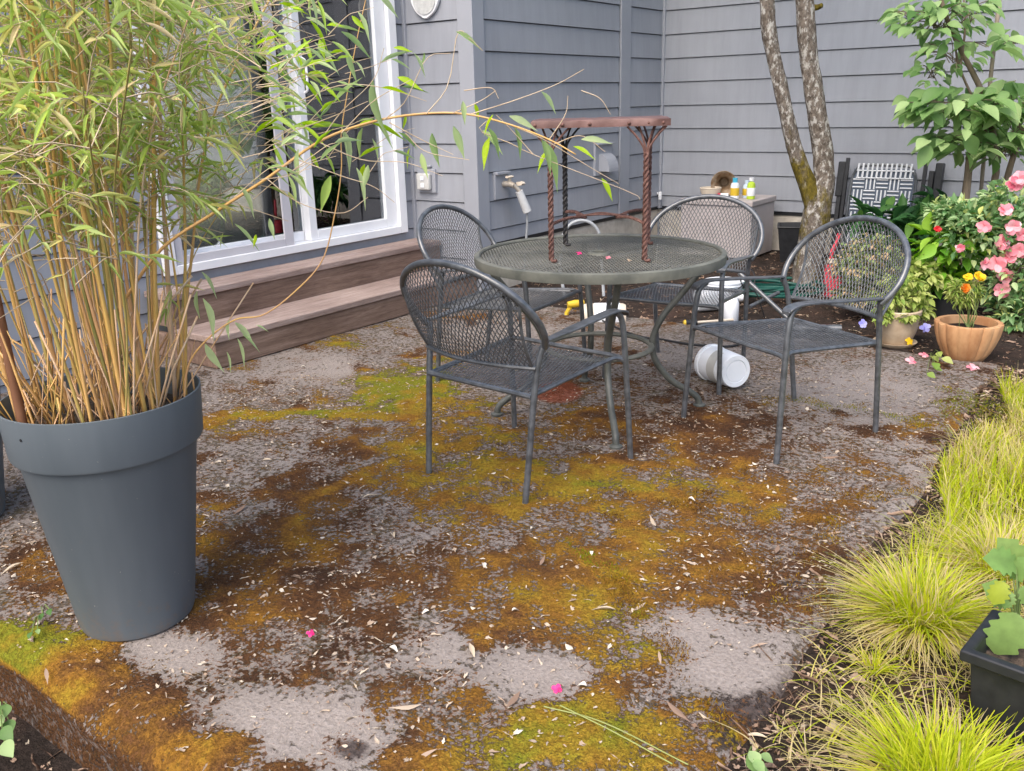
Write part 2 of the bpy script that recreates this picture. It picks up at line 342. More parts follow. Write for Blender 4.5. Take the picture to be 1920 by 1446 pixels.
def bark_mat():
    mt, n, l, b = nt('lichen_bark'); v = objvec(n, l, (1, 1, .55)); n1 = noise(n, l, 9, 6, .65, v).outputs[0]; n2 = noise(n, l, 55, 5, .7, v).outputs[0]; n3 = noise(n, l, 34, 6, .72, v).outputs[0]
    vo = n.new('ShaderNodeTexVoronoi'); vo.inputs['Scale'].default_value = 26; l.new(v, vo.inputs['Vector'])
    c = ramp(n, [(.35, (.06, .048, .038, 1)), (.6, (.185, .155, .128, 1))]); l.new(n2, c.inputs[0])
    lm = ramp(n, [(.51, (0, 0, 0, 1)), (.60, (1, 1, 1, 1))]); l.new(n3, lm.inputs[0]); col = mix(n, l, mth(n, l, 'MULTIPLY', lm.outputs[0], .9), c.outputs[0], (.46, .445, .41, 1))
    moss = attr_node(n, 'rnd'); mm = ramp(n, [(.48, (0, 0, 0, 1)), (.6, (1, 1, 1, 1))]); l.new(mth(n, l, 'ADD', moss, mth(n, l, 'MULTIPLY_ADD', n1, .9, -.45)), mm.inputs[0])
    mcol = ramp(n, [(.35, (.05, .04, .01, 1)), (.65, (.17, .13, .02, 1))]); l.new(n2, mcol.inputs[0]); col = mix(n, l, mm.outputs[0], col, mcol.outputs[0])
    l.new(col, b.inputs['Base Color']); b.inputs['Roughness'].default_value = .9; b.inputs['Specular IOR Level'].default_value = .15
    bump(n, l, b, mth(n, l, 'ADD', n2, mth(n, l, 'ADD', n3, mm.outputs[0])), .7, .015); return mt
def culm_mat():
    mt, n, l, b = nt('bamboo_culm'); oi = n.new('ShaderNodeObjectInfo'); at = attr_node(n, 'rnd'); t = noise(n, l, 14, 4, .6, objvec(n, l, (1, 1, .3))).outputs[0]
    k = mth(n, l, 'ADD', mth(n, l, 'MULTIPLY', at, .75), mth(n, l, 'MULTIPLY_ADD', t, .6, -.2), clamp=True)
    r = ramp(n, [(0, (.12, .14, .04, 1)), (.2, (.40, .32, .10, 1)), (.45, (.62, .38, .11, 1)), (.7, (.56, .32, .16, 1)), (.88, (.62, .47, .33, 1)), (1, (.18, .11, .07, 1))])
    l.new(k, r.inputs[0]); l.new(r.outputs[0], b.inputs['Base Color']); b.inputs['Roughness'].default_value = .5; return mt

M = dict(
 siding=siding_mat(), trim=noisy('trim_paint', (.278, .292, .329, 1), (.308, .322, .36, 1), 2, .5, .06),
 white=noisy('white_vinyl', (.72, .73, .76, 1), (.80, .81, .83, 1), 3, .35, .02),
 grey_vinyl=noisy('grey_vinyl', (.50, .49, .53, 1), (.56, .55, .58, 1), 3, .4, .02),
 glass=glass_mat(), foundation=noisy('foundation_render', (.40, .36, .31, 1), (.52, .48, .42, 1), 14, .9, .4),
 room=plain('room_wall_paint', (.30, .29, .27, 1), .8), carpet=noisy('beige_carpet', (.32, .31, .27, 1), (.40, .38, .33, 1), 60, .95, .3),
 step=wood_mat('weathered_redwood', (.145, .092, .066, 1), (.24, .16, .12, 1), (.34, .24, .19, 1)),
 tread=wood_mat('weathered_tread', (.27, .195, .165, 1), (.385, .295, .26, 1), (.49, .40, .365, 1)),
 patio=patio_mat(), soil=soil_mat(), bark=bark_mat(), culm=culm_mat(),
 iron=noisy('black_iron', (.040, .045, .052, 1), (.095, .104, .118, 1), 30, .30, .05, 0, spec=.9),
 tablemetal=noisy('dusty_olive_iron', (.085, .09, .078, 1), (.16, .162, .138, 1), 9, .6, .08, 0, spec=.4),
 tableleg=noisy('olive_iron_leg', (.055, .06, .055, 1), (.105, .11, .10, 1), 12, .5, .08, 0, spec=.5), tablemesh=noisy('dusty_olive_mesh', (.11, .111, .098, 1), (.19, .19, .168, 1), 4, .65, .05, 0, spec=.4),
 pot=pot_mat(),
 potsoil=noisy('potting_soil', (.018, .014, .011, 1), (.10, .07, .05, 1), 50, .95, .8),
 rust=noisy('rusty_rod', (.075, .034, .027, 1), (.17, .085, .068, 1), 60, .7, .2),
 blackrod=noisy('black_rod', (.02, .02, .022, 1), (.045, .04, .04, 1), 60, .5, .1),
 redwood=noisy('red_painted_slab', (.095, .047, .04, 1), (.18, .10, .088, 1), 12, .6, .2),
 terracotta=noisy('terracotta', (.34, .16, .07, 1), (.55, .32, .16, 1), 9, .85, .25, scl=(1, 1, .5)),
 beige=noisy('beige_clay', (.38, .29, .20, 1), (.52, .42, .31, 1), 9, .8, .15),
 blackplastic=noisy('black_plastic', (.012, .013, .015, 1), (.022, .023, .026, 1), 20, .45, .05),
 boxplastic=noisy('taupe_resin', (.36, .32, .315, 1), (.42, .375, .37, 1), 5, .6, .05),
 bucket=noisy('white_plastic', (.70, .74, .80, 1), (.80, .83, .88, 1), 4, .35, .02),
 hose_green=plain('green_hose', (.006, .065, .05, 1), .45), hose_grey=plain('grey_hose', (.33, .35, .37, 1), .5), cable=plain('black_cable', (.018, .018, .02, 1), .5),
 red=noisy('red_plastic', (.45, .03, .05, 1), (.58, .07, .10, 1), 6, .45, .03), cream=plain('cream_plastic', (.62, .54, .44, 1), .6),
 yellow=plain('yellow_plastic', (.62, .42, .03, 1), .5), cyan=plain('blue_cap', (.06, .42, .62, 1), .4), lime=plain('lime_label', (.45, .62, .05, 1), .5),
 clear=plain('frosted_plastic', (.55, .66, .78, 1), .35), brass=noisy('tarnished_brass', (.20, .12, .06, 1), (.42, .33, .24, 1), 20, .5, .1, .3),
 white_cord=plain('white_cord', (.74, .76, .80, 1), .7), dark_web=plain('slate_webbing', (.10, .125, .17, 1), .8),
 stone=noisy('pewter_plaque', (.40, .41, .41, 1), (.55, .56, .55, 1), 25, .6, .5), brasstap=noisy('old_brass_tap', (.38, .33, .27, 1), (.52, .48, .42, 1), 20, .4, .1, .5),
 foam=plain('grey_foam', (.52, .53, .54, 1), .8), stake=noisy('brown_stake', (.10, .04, .02, 1), (.20, .09, .045, 1), 20, .8, .2, scl=(1, 1, .2)),
 outlet=plain('ivory_plastic', (.55, .55, .53, 1), .4), twig=noisy('dry_twig', (.46, .34, .22, 1), (.62, .50, .36, 1), 20, .8, .2), bamboo_pole=noisy('pale_pole', (.24, .19, .14, 1), (.36, .30, .23, 1), 20, .7, .2, scl=(1, 1, .3)),
 strawg=plain('pale_green_straw', (.26, .29, .09, 1), .6), stem=noisy('green_stem', (.10, .15, .04, 1), (.17, .22, .07, 1), 20, .6, .1), trunk=noisy('brown_trunk', (.10, .075, .05, 1), (.22, .17, .12, 1), 16, .9, .4, scl=(1, 1, .3)),
 bleaf=leafmat('bamboo_leaf', [(0, (.30, .40, .12, 1)), (.3, (.44, .57, .14, 1)), (.6, (.60, .70, .32, 1)), (.8, (.62, .62, .22, 1)), (.9, (.68, .60, .30, 1)), (1, (.72, .60, .40, 1))], .5, .42, .4),
 bleaf_bright=leafmat('bright_bamboo_leaf', [(0, (.26, .40, .13, 1)), (.45, (.50, .60, .32, 1)), (.7, (.40, .60, .04, 1)), (1, (.50, .68, .03, 1))], .5),
 grass=leafmat('grass_blade', [(0, (.28, .38, .015, 1)), (.45, (.50, .56, .02, 1)), (.72, (.64, .62, .06, 1)), (.84, (.60, .52, .20, 1)), (1, (.64, .52, .33, 1))], .42),
 shrub=leafmat('shrub_leaf', [(0, (.08, .18, .045, 1)), (.5, (.23, .37, .13, 1)), (1, (.40, .53, .24, 1))], .35),
 darkleaf=leafmat('dark_leaf', [(0, (.02, .075, .025, 1)), (.6, (.055, .17, .05, 1)), (1, (.15, .30, .06, 1))], .25),
 brightleaf=leafmat('bright_leaf', [(0, (.07, .22, .02, 1)), (.5, (.17, .38, .03, 1)), (1, (.30, .50, .06, 1))], .3),
 azalea=leafmat('azalea_leaf', [(0, (.08, .20, .06, 1)), (.5, (.25, .39, .18, 1)), (.8, (.42, .54, .28, 1)), (1, (.52, .55, .17, 1))], .3),
 trail=leafmat('trailing_leaf', [(0, (.15, .26, .04, 1)), (.5, (.34, .42, .10, 1)), (1, (.50, .52, .20, 1))], .3),
 sedum=leafmat('sedum_leaf', [(0, (.14, .22, .08, 1)), (.6, (.27, .32, .12, 1)), (.8, (.46, .34, .18, 1)), (1, (.55, .38, .24, 1))], .25),
 veg=leafmat('vegetable_leaf', [(0, (.13, .30, .07, 1)), (.6, (.28, .42, .12, 1)), (.85, (.42, .47, .03, 1)), (1, (.50, .32, .04, 1))], .3, .5, .3, .6),
 pink=leafmat('pink_petal', [(0, (.72, .16, .24, 1)), (.5, (.84, .34, .40, 1)), (1, (.90, .58, .62, 1))], .3),
 magenta=leafmat('magenta_petal', [(0, (.75, .02, .16, 1)), (1, (.82, .05, .26, 1))], .2),
 marigold=leafmat('marigold_petal', [(0, (.60, .12, .01, 1)), (1, (.75, .24, .01, 1))], .2), yellowf=leafmat('yellow_petal', [(0, (.75, .45, .01, 1)), (1, (.85, .62, .03, 1))], .2),
 violet=leafmat('violet_petal', [(0, (.22, .22, .70, 1)), (1, (.50, .50, .88, 1))], .3), redf=leafmat('red_petal', [(0, (.55, .01, .02, 1)), (1, (.62, .02, .03, 1))], .2),
 dry=leafmat('dry_leaf', [(0, (.10, .06, .045, 1)), (.35, (.22, .14, .10, 1)), (.7, (.40, .28, .21, 1)), (1, (.60, .50, .38, 1))], .15, .8, .1),
 chip=leafmat('pale_chip', [(0, (.22, .14, .10, 1)), (.4, (.42, .32, .24, 1)), (.85, (.58, .49, .39, 1)), (1, (.74, .67, .57, 1))], .1, .8, .1),
 mosstuft=leafmat('moss_tuft', [(0, (.16, .20, .012, 1)), (.25, (.27, .21, .014, 1)), (.5, (.27, .15, .016, 1)), (.75, (.16, .075, .02, 1)), (1, (.08, .04, .02, 1))], .25, .9, .05),
)

# ------------------------------------------------------------------ ground sheet
def sstep(a, b, x): t = np.clip((x-a)/(b-a), 0, 1); return t*t*(3-2*t)
def vnoise(x, y, s, seed=0):
    """cheap smooth value noise"""
    r = np.random.default_rng(seed); T = r.random((64, 64)); xs, ys = x*s, y*s; xi, yi = np.floor(xs).astype(int), np.floor(ys).astype(int); fx, fy = xs-xi, ys-yi
    fx = fx*fx*(3-2*fx); fy = fy*fy*(3-2*fy); g = lambda a, b: T[a % 64, b % 64]
    return (g(xi, yi)*(1-fx)+g(xi+1, yi)*fx)*(1-fy)+(g(xi, yi+1)*(1-fx)+g(xi+1, yi+1)*fx)*fy
def ground_z(w, u):
    low = 1-sstep(.35, 1.3, u)*sstep(-1.1, -.75, w)-sstep(.86, .95, u)*(1-sstep(-1.1, -.75, w))
    low = np.clip(low, 0, 1); z = -.018-.19*low
    z = z+.05*sstep(5.1, 6.2, u)*(vnoise(w, u, 1.1, 3)-.2)+.03*(vnoise(w, u, 3.3, 4)-.5)*(1-low*.5)*sstep(-.7, -.45, w)+.02*(vnoise(w, u, 6, 9)-.5)*low
    return np.where((u > .9) & (u < 4.97) & (w < -.68), -.14, z)
def axis(fine0, fine1, step, far): 
    a = np.arange(fine0, fine1+1e-6, step); lo = fine0-np.geomspace(.2, far, 14)[::-1]; hi = fine1+np.geomspace(.2, far, 14); return np.concatenate([lo, a, hi])
gx, gy = axis(-4.6, 3.2, .05, 60), axis(-.6, 8.2, .05, 60); X, Y = np.meshgrid(gx, gy); Z = ground_z(X, Y); nx, ny = len(gx), len(gy)
idx = np.arange(nx*ny).reshape(ny, nx); F = np.stack([idx[:-1, :-1], idx[:-1, 1:], idx[1:, 1:], idx[1:, :-1]], -1).reshape(-1, 4)
g = structure(fast_mesh('ground', np.stack([X.ravel(), Y.ravel(), Z.ravel()], 1), F, M['soil'])); g.rotation_euler = (0, 0, -AZ)
def gz_at(p):
    q = loc(p); return float(ground_z(np.array([q[0]]), np.array([q[1]]))[0])

# ------------------------------------------------------------------ patio slab with moss
PW0, PW1, PU0, PU1 = -6.4, -.58, .845, 5.0
wx = np.concatenate([np.arange(PW0, -3.6, .05), np.arange(-3.6, PW1+1e-6, .0135)]); uy = np.arange(PU0, PU1+1e-6, .0135); X, Y = np.meshgrid(wx, uy)
wxw = X*W2[0]+Y*U2[0]; wyw = X*W2[1]+Y*U2[1]                     # world positions of the slab's vertices
ATT = {k: np.zeros_like(X) for k in ('moss', 'pale', 'dirt', 'red')}; ATT['moss'] += .0; HN = np.full_like(X, .0); HW = np.full_like(X, 2e-2); HN += .62*2e-2
def blob(kind, px, py, rx, ry, amt, hue=None, pw=1.3):
    """a patch seen round pixel (px,py); rx, ry in pixels, laid out on the real slab"""
    c = G(px, py); a = (G(px+rx, py)-G(px-rx, py))/2; b_ = (G(px, py-ry)-G(px, py+ry))/2
    D = np.array([[a[0], b_[0]], [a[1], b_[1]]]); Di = np.linalg.inv(D); q = Di@np.stack([(wxw-c[0]).ravel(), (wyw-c[1]).ravel()])
    r2 = (q**2).sum(0).reshape(X.shape); wgt = np.exp(-(r2**pw)*.9)
    if amt >= 0: ATT[kind] += amt*wgt
    else: ATT[kind] += amt*wgt
    if hue is not None: HN[...] += hue*wgt; HW[...] += wgt
B_ = [ # moss: px,py,rx,ry,amount,hue (0 green, .25 gold, .5 orange, .75 red-brown, 1 dark)
 (770, 730, 95, 38, .8, -.12), (700, 718, 40, 18, .5, -.05), (850, 770, 80, 30, .4, .2), (640, 640, 60, 14, .5, .1), (720, 612, 30, 10, .3, .15), (450, 685, 40, 12, .45, .2),
 (500, 778, 130, 8, .6, .28), (400, 795, 40, 12, .6, .3), (640, 772, 60, 10, .5, .25), (490, 805, 22, 8, .4, .35), (600, 745, 25, 10, .4, .3), (480, 722, 14, 9, .4, .4),
 (850, 850, 150, 40, .42, .22), (780, 835, 60, 40, .35, .25), (960, 900, 160, 55, .45, .22), (1130, 940, 160, 50, .42, .28), (1300, 900, 130, 45, .42, .32), (1430, 930, 100, 40, .4, .35), (1240, 990, 200, 40, .3, .4),
 (1000, 800, 90, 30, .3, .35), (1120, 790, 80, 40, .4, .55), (1260, 790, 120, 50, .5, .8), (1380, 840, 110, 50, .5, .82), (1480, 840, 50, 30, .35, .7), (1160, 850, 120, 40, .35, .6), (1090, 720, 90, 25, .3, .7), (1300, 845, 60, 25, .3, .3),
 (1740, 795, 55, 20, .55, .33), (1560, 880, 60, 25, .35, .4), (1660, 900, 70, 25, .3, .42), (1500, 980, 110, 40, .25, .5), (1560, 940, 80, 30, .3, .4),
 (980, 1070, 210, 70, .42, .5), (1170, 1050, 180, 60, .42, .48), (1330, 1060, 130, 70, .38, .55), (880, 1130, 140, 60, .36, .42), (1080, 1150, 130, 50, .35, .42), (800, 1050, 60, 40, .2, .5), (1340, 1130, 80, 25, .5, .5), (1460, 1060, 80, 50, .2, .7),
 (1170, 1180, 90, 45, .5, -.05), (1140, 1230, 60, 30, .4, .0), (1060, 1350, 120, 40, .7, -.12), (960, 1390, 130, 50, .7, .05), (1200, 1390, 130, 55, .7, -.05), (820, 1330, 90, 40, .4, .35), (850, 1420, 90, 35, .4, .25), (1290, 1420, 60, 30, .3, .3),
 (530, 990, 40, 60, .35, .75), (560, 930, 60, 25, .25, .7), (470, 1110, 90, 50, .28, .78), (600, 1090, 90, 60, .25, .78), (700, 1100, 60, 60, .25, .7), (430, 940, 60, 20, .3, .5), (390, 970, 30, 20, .35, .4), (520, 1150, 60, 25, .25, .6), (620, 1180, 70, 25, .15, .7), (480, 1230, 90, 30, .1, .7),
 (250, 1290, 150, 60, .6, .68), (120, 1270, 90, 50, .7, .58), (300, 1380, 120, 60, .6, .55), (60, 1090, 60, 40, .42, .42), (120, 1190, 50, 30, .42, .15), (30, 1200, 60, 36, .8, -.1), (360, 1390, 80, 50, .42, .6), (420, 1410, 60, 40, .4, .3), (250, 1380, 70, 50, .38, .7), (350, 1250, 40, 15, .3, .4), (180, 1210, 40, 16, .3, .5), (760, 1440, 60, 30, .3, .3),
 (470, 1240, 70, 30, .55, .72), (430, 1200, 90, 25, .4, .75), (720, 1215, 50, 60, .6, .6), (720, 1300, 40, 40, .5, .5), (910, 1195, 40, 30, .6, .5), (880, 1290, 40, 30, .5, .4), (1150, 1290, 50, 40, .5, .3), (560, 1270, 60, 20, .4, .75), (640, 1230, 60, 30, .5, .7), (1230, 1240, 30, 40, .5, .35), (1000, 1190, 110, 22, .5, .5), (300, 1330, 60, 25, .4, .65), (560, 1060, 110, 70, .3, .72), (440, 1040, 60, 60, .25, .74), (640, 960, 90, 40, .22, .66), (1430, 1130, 60, 40, .4, .62), (1560, 1040, 70, 40, .35, .6),
 (900, 960, 120, 30, .25, .3), (760, 900, 60, 30, .22, .35), (620, 870, 80, 30, .12, .6), (1420, 1230, 60, 22, .28, .35), (1440, 1290, 40, 15, .25, .3)]
for q in B_: blob('moss', q[0], q[1], q[2], q[3], q[4], q[5])
def crack(pts, amt, hue, wd=6):
    P_ = smooth_path([(x, y, 0) for x, y in pts], 14*len(pts))
    for x, y, _ in P_: blob('moss', x+rng.normal(0, 3), y+rng.normal(0, 1.5), rng.uniform(10, 18), wd*rng.uniform(.5, 1.2), amt, hue+rng.normal(0, .06), 1.2)
crack([(380, 800), (430, 782), (520, 776), (640, 778), (720, 782), (800, 790)], .16, .3, 5); crack([(560, 938), (620, 915), (680, 890), (740, 865)], .16, .4); crack([(480, 925), (540, 930), (575, 945), (555, 985), (540, 1030), (520, 1070)], .14, .62, 9)
ATT['moss'] = .30+.56*(1-np.exp(-1.7*ATT['moss']))
for s_, a_, sd_ in ((1.6, .18, 81), (4.2, .26, 82), (9.5, .36, 83), (21, .36, 84)): ATT['moss'] += a_*(vnoise(wxw+7, wyw+3, s_, sd_)-.5)
_cu = np.clip(vnoise(wxw, wyw, 12, 87)*.55+vnoise(wxw, wyw, 5, 88)*.45-.60, 0, 1); ATT['moss'] += 1.6*_cu*np.clip(1.3-ATT['pale']*0, 0, 1); HN += .78*_cu*2.2; HW += _cu*2.2
HUEN = .26*(vnoise(wxw, wyw, 2.6, 85)-.5)+.34*(vnoise(wxw, wyw, 8, 86)-.5)+.30*(vnoise(wxw, wyw, 19, 89)-.5)
for px, py, rx, ry, a in [(320, 1230, 95, 50, 1), (590, 1370, 150, 75, 1), (480, 1330, 90, 40, .6), (830, 1220, 60, 45, .95), (1000, 1270, 120, 45, 1), (1300, 1190, 110, 50, 1), (1370, 1260, 110, 40, .9), (1430, 1210, 60, 40, .6), (560, 690, 130, 40, .55), (640, 690, 40, 20, .4), (1640, 750, 150, 60, .6), (1760, 860, 80, 60, .6), (1560, 720, 130, 40, .5), (1700, 960, 60, 30, .5), (950, 620, 120, 25, .5), (1300, 670, 120, 20, .5), (560, 860, 90, 20, .2)]:
    blob('pale', px, py, rx*.92, ry*.92, a, pw=1.8); blob('moss', px, py, rx*.95, ry*.95, -.36*a, None, 1.8)
for px, py, rx, ry, a in [(660, 1405, 45, 25, .9), (1390, 1345, 90, 55, 1), (1500, 1280, 70, 60, .9), (1500, 1120, 60, 40, .6), (1240, 1310, 50, 25, .5), (1440, 1040, 110, 70, .45), (1240, 820, 150, 60, .5), (1010, 690, 160, 25, .35), (1700, 880, 60, 30, .3), (200, 1390, 90, 60, .5), (1480, 1420, 90, 60, .9), (380, 700, 30, 10, .6)]:
    blob('dirt', px, py, rx, ry, a)
blob('red', 1045, 735, 48, 20, 1.3, pw=2)
ATT['pale'] = np.clip(ATT['pale'], 0, 1.1)*(.45+.55*vnoise(wxw, wyw, 5.5, 91)+.45*vnoise(wxw, wyw, 15, 92))
HUE = np.clip(HN/HW+HUEN+.05, 0, 1)
Zt = .006*(vnoise(X, Y, 2.2, 1)-.5)+.004*(vnoise(X, Y, 9, 2)-.5)+.012*np.clip(ATT['moss']-.45, 0, .5)*(.5+vnoise(X, Y, 14, 5))
edge = np.minimum(np.minimum(Y-PU0, PW1-X), .2); Zt = Zt-.05*np.clip(1-edge/.10, 0, 1)**2.2*(Y-PU0 < .2)-.03*np.clip(1-edge/.07, 0, 1)**2*(PW1-X < .1)
Xe = X+.05*(vnoise(Y, X*0, 2.3, 6)-.5)*sstep(PW1-.25, PW1, X)+.015*(vnoise(Y, X, 9, 7)-.5)*sstep(PW1-.2, PW1, X); Ye = Y+.03*(vnoise(X, Y*0, 3.1, 8)-.5)*(1-sstep(PU0, PU0+.12, Y))
nx, ny = len(wx), len(uy); V = np.stack([Xe.ravel(), Ye.ravel(), Zt.ravel()], 1); idx = np.arange(nx*ny).reshape(ny, nx); F = np.stack([idx[:-1, :-1], idx[:-1, 1:], idx[1:, 1:], idx[1:, :-1]], -1).reshape(-1, 4)
at_all = {k: v.ravel() for k, v in ATT.items()}; at_all['hue'] = HUE.ravel()
for side, rim in (('f', idx[0]), ('r', idx[:, -1][::-1]), ('b', idx[-1][::-1])):          # the slab's mossy side faces, roughly cast
    rows = [rim]
    for zz, outw in ((-.07, .006), (-.13, .0), (-.26, .01)):
        p = V[rim].copy(); p[:, 2] = zz+.012*(vnoise(p[:, 0], p[:, 1], 8, 11)-.5); nrm = {'f': (0, -1), 'r': (1, 0), 'b': (0, 1)}[side]
        j = outw+.02*(vnoise(p[:, 0]+zz*9, p[:, 1], 6, 12)-.5); p[:, 0] += nrm[0]*j; p[:, 1] += nrm[1]*j
        st = len(V); V = np.vstack([V, p]); rows.append(np.arange(st, st+len(p)))
        for k in at_all: at_all[k] = np.concatenate([at_all[k], {'moss': .55+0*p[:, 0], 'hue': .75+0*p[:, 0], 'pale': 0*p[:, 0], 'dirt': .75+0*p[:, 0], 'red': 0*p[:, 0]}[k]])
    for a, b_ in zip(rows[:-1], rows[1:]): F = np.vstack([F, np.stack([a[:-1], b_[:-1], b_[1:], a[1:]], 1)])
pat = structure(fast_mesh('patio', V, F, M['patio'])); pat.rotation_euler = (0, 0, -AZ)
for k, v in at_all.items():
    a_ = pat.data.attributes.new(k, 'FLOAT', 'POINT'); a_.data.foreach_set('value', v.astype('f'))

def patio_sample(name, x, y):
    q = np.array([x*W2[0]+y*W2[1], x*U2[0]+y*U2[1]]); i = np.clip(np.searchsorted(wx, q[0]), 0, len(wx)-1); j = np.clip(np.searchsorted(uy, q[1]), 0, len(uy)-1)
    return {'z': Zt, 'hue': HUE}.get(name, ATT.get(name))[j, i], (q[0] > PW0) & (q[0] < PW1) & (q[1] > PU0) & (q[1] < PU1)

# ------------------------------------------------------------------ house
house = thing('house', 'grey lap sided house wall with white sliding glass door round the patio', 'house', (0, 0, 0), -AZ)
LZ0, LH = .045, .2035
def siding(mb, s0, s1, place, z0, z1):
    """lap boards from z0 to z1; place(s,out,z) -> local point"""
    k0 = int(math.floor((z0-LZ0)/LH)); prof = []
    for k in range(k0, int((z1-LZ0)/LH)+1):
        a = LZ0+k*LH; b_ = a+LH
        if b_ <= z0+.01 or a >= z1-.01: continue
        a_, bb = max(a, z0), min(b_, z1); top = bb-.008
        o1 = .016-.012*(a_-a)/LH; prof += [(-.02, a_), (o1, a_), (.005, top), (-.02, top)]
    n = max(2, int((s1-s0)/.6)); ss = np.linspace(s0, s1, n)
    V = [place(s, o, z) for s in ss for o, z in prof]; m_ = len(prof)
    F = [(i*m_+j, (i+1)*m_+j, (i+1)*m_+j+1, i*m_+j+1) for i in range(n-1) for j in range(m_-1)]
    F += [tuple(range(q, q+4)) for q in range(0, m_, 4)]+[tuple(range((n-1)*m_+q, (n-1)*m_+q+4))[::-1] for q in range(0, m_, 4)]
    mb.add(V, F)
WA, WB, UA, UD = -4.64, -4.03, 5.10, 7.89
pA = lambda s, o, z: (WA+o, s, z); pAp = lambda s, o, z: (s, UA-o, z); pB = lambda s, o, z: (WB+o, s, z); pD = lambda s, o, z: (s, UD-o, z)
ZT = 3.1
mb = MB(); siding(mb, -1.5, 2.935, pA, .0, ZT); siding(mb, 4.975, 5.075, pA, .0, ZT); siding(mb, 2.935, 4.975, pA, .02, .43); siding(mb, 2.935, 4.975, pA, 2.5, ZT); mb.build('wall', M['siding'], house, smooth=False)
mb = MB(); siding(mb, WA+.03, -4.13, pAp, .0, ZT); mb.build('wall', M['siding'], house, smooth=False)
mb = MB(); siding(mb, 5.2, 7.078, pB, .35, ZT); siding(mb, 7.262, 7.86, pB, .35, ZT); mb.build('wall', M['siding'], house, smooth=False)
mb = MB(); siding(mb, WB+.03, 4.5, pD, .35, ZT); mb.build('wall', M['siding'], house, smooth=False)
mb = MB(); mb.box(WB-.03, WB-.012, 5.1, 7.9, -.25, .37); mb.box(WB-.02, 4.5, UD+.012, UD+.03, -.25, .37); mb.build('foundation', M['foundation'], house)
mb = MB(); mb.box(WB-.012, WB-.002, 5.2, 7.88, .318, .352); mb.box(WB+.0, 4.5, UD+.002, UD+.0115, .318, .352); mb.build('gap_shade_strip', M['blackplastic'], house)  # black strip stands in for the shaded gap below the siding
mb = MB(); mb.box(-4.135, WB+.026, UA-.026, 5.205, .0, ZT); mb.build('corner_board', M['trim'], house, bevel=.004)
mb = MB(); mb.box(WB-.01, WB+.024, 7.092, 7.258, .33, ZT); mb.build('trim_board', M['trim'], house, bevel=.003)
for x0, x1, y0, y1, zb in ((WA-.01, WA+.034, UA-.032, UA+.01, 0), (WB-.01, WB+.034, UD-.034, UD+.01, .33)):
    mb = MB(); mb.box(x0, x1, y0, y1, zb, ZT); mb.build('corner_trim', M['trim'], house, bevel=.003)
# room behind the glass; unseen roof added to darken it, rear open for daylight
mb = MB(); mb.box(-8.2, -8.1, -1.5, 5.0, .3, 2.9); mb.box(-8.1, WA-.1, -1.6, -1.5, .3, 2.9); mb.box(-8.1, WA-.06, 5.0, 5.05, .3, 2.9); mb.build('inner_wall', M['room'], house)
mb = MB(); mb.box(-8.1, WA-.08, -1.5, 5.0, .42, .50); mb.build('room_floor', M['carpet'], house)
mb = MB(); mb.box(-6.3, WA-.03, -2, 5.06, ZT+.002, ZT+.12); mb.box(-9, WB-.03, 5.062, 12, ZT+.002, ZT+.12); mb.box(WB-.028, 4.5, UD+.03, 12, ZT+.002, ZT+.12); mb.build('roof', M['trim'], house)
mb = MB(); mb.box(-6.3, WA-.03, -1.5, 5.0, 2.85, 2.9); mb.build('ceiling', M['room'], house)
mb = MB(); mb.box(WA-.05, WA-.03, -1.5, 2.94, .0, ZT); mb.box(WA-.05, WA-.03, 4.97, 5.1, 0, ZT); mb.box(WA-.05, WA-.03, 2.94, 4.97, 2.48, ZT); mb.box(WA-.05, WA-.03, 2.94, 4.97, 0, .43)
mb.box(WA-.03, WB-.03, UA+.02, UA+.04, 0, ZT); mb.box(WB-.06, WB-.04, 5.1, 7.95, .0, ZT); mb.box(WB, 4.5, UD+.05, UD+.07, 0, ZT); mb.build('sheathing', M['room'], house)
# sliding door: frame, fixed pane, sliding pane and screen stile
D0, D1, DZ0, DZ1 = 2.94, 4.972, .432, 2.5
door = MB()
xo = WA+.045
for y0, y1, z0, z1 in ((D0, D0+.075, DZ0, DZ1), (D1-.075, D1, DZ0, DZ1)): door.box(WA-.09, xo, y0, y1, z0, z1)
door.box(WA-.09, xo, D0+.075, D1-.075, DZ1-.08, DZ1); door.box(WA-.09, xo, D0+.075, D1-.075, DZ0, DZ0+.052)
dr = door.build('sliding_door', M['white'], house, bevel=.004)
mb = MB(); y0 = 4.06; y1 = D1-.078
mb.box(WA-.05, WA+.012, y0, y0+.062, DZ0+.053, DZ1-.082); mb.box(WA-.05, WA+.012, y1-.105, y1, DZ0+.053, DZ1-.082); mb.box(WA-.05, WA+.012, y0+.062, y1-.105, DZ0+.053, DZ0+.118); mb.box(WA-.05, WA+.012, y0+.062, y1-.105, DZ1-.16, DZ1-.082); mb.build('fixed_sash', M['white'], dr, bevel=.004)
mb = MB(); mb.box(WA-.022, WA-.016, y0+.06, y1-.1, DZ0+.115, DZ1-.158); mb.build('glass', M['glass'], dr)
mb = MB(); y0 = D0+.078; y1 = 4.122
mb.box(WA-.085, WA-.055, y0, y0+.07, DZ0+.053, DZ1-.082); mb.box(WA-.085, WA-.055, y1-.06, y1, DZ0+.053, DZ1-.082); mb.box(WA-.085, WA-.055, y0+.07, y1-.06, DZ0+.053, DZ0+.115); mb.box(WA-.085, WA-.055, y0+.07, y1-.06, DZ1-.15, DZ1-.082); mb.build('sliding_sash', M['white'], dr, bevel=.004)
mb = MB(); mb.box(WA-.073, WA-.067, y0+.068, y1-.058, DZ0+.113, DZ1-.148); mb.build('glass', M['glass'], dr)
mb = MB(); y0, y1 = D0+.085, 3.9
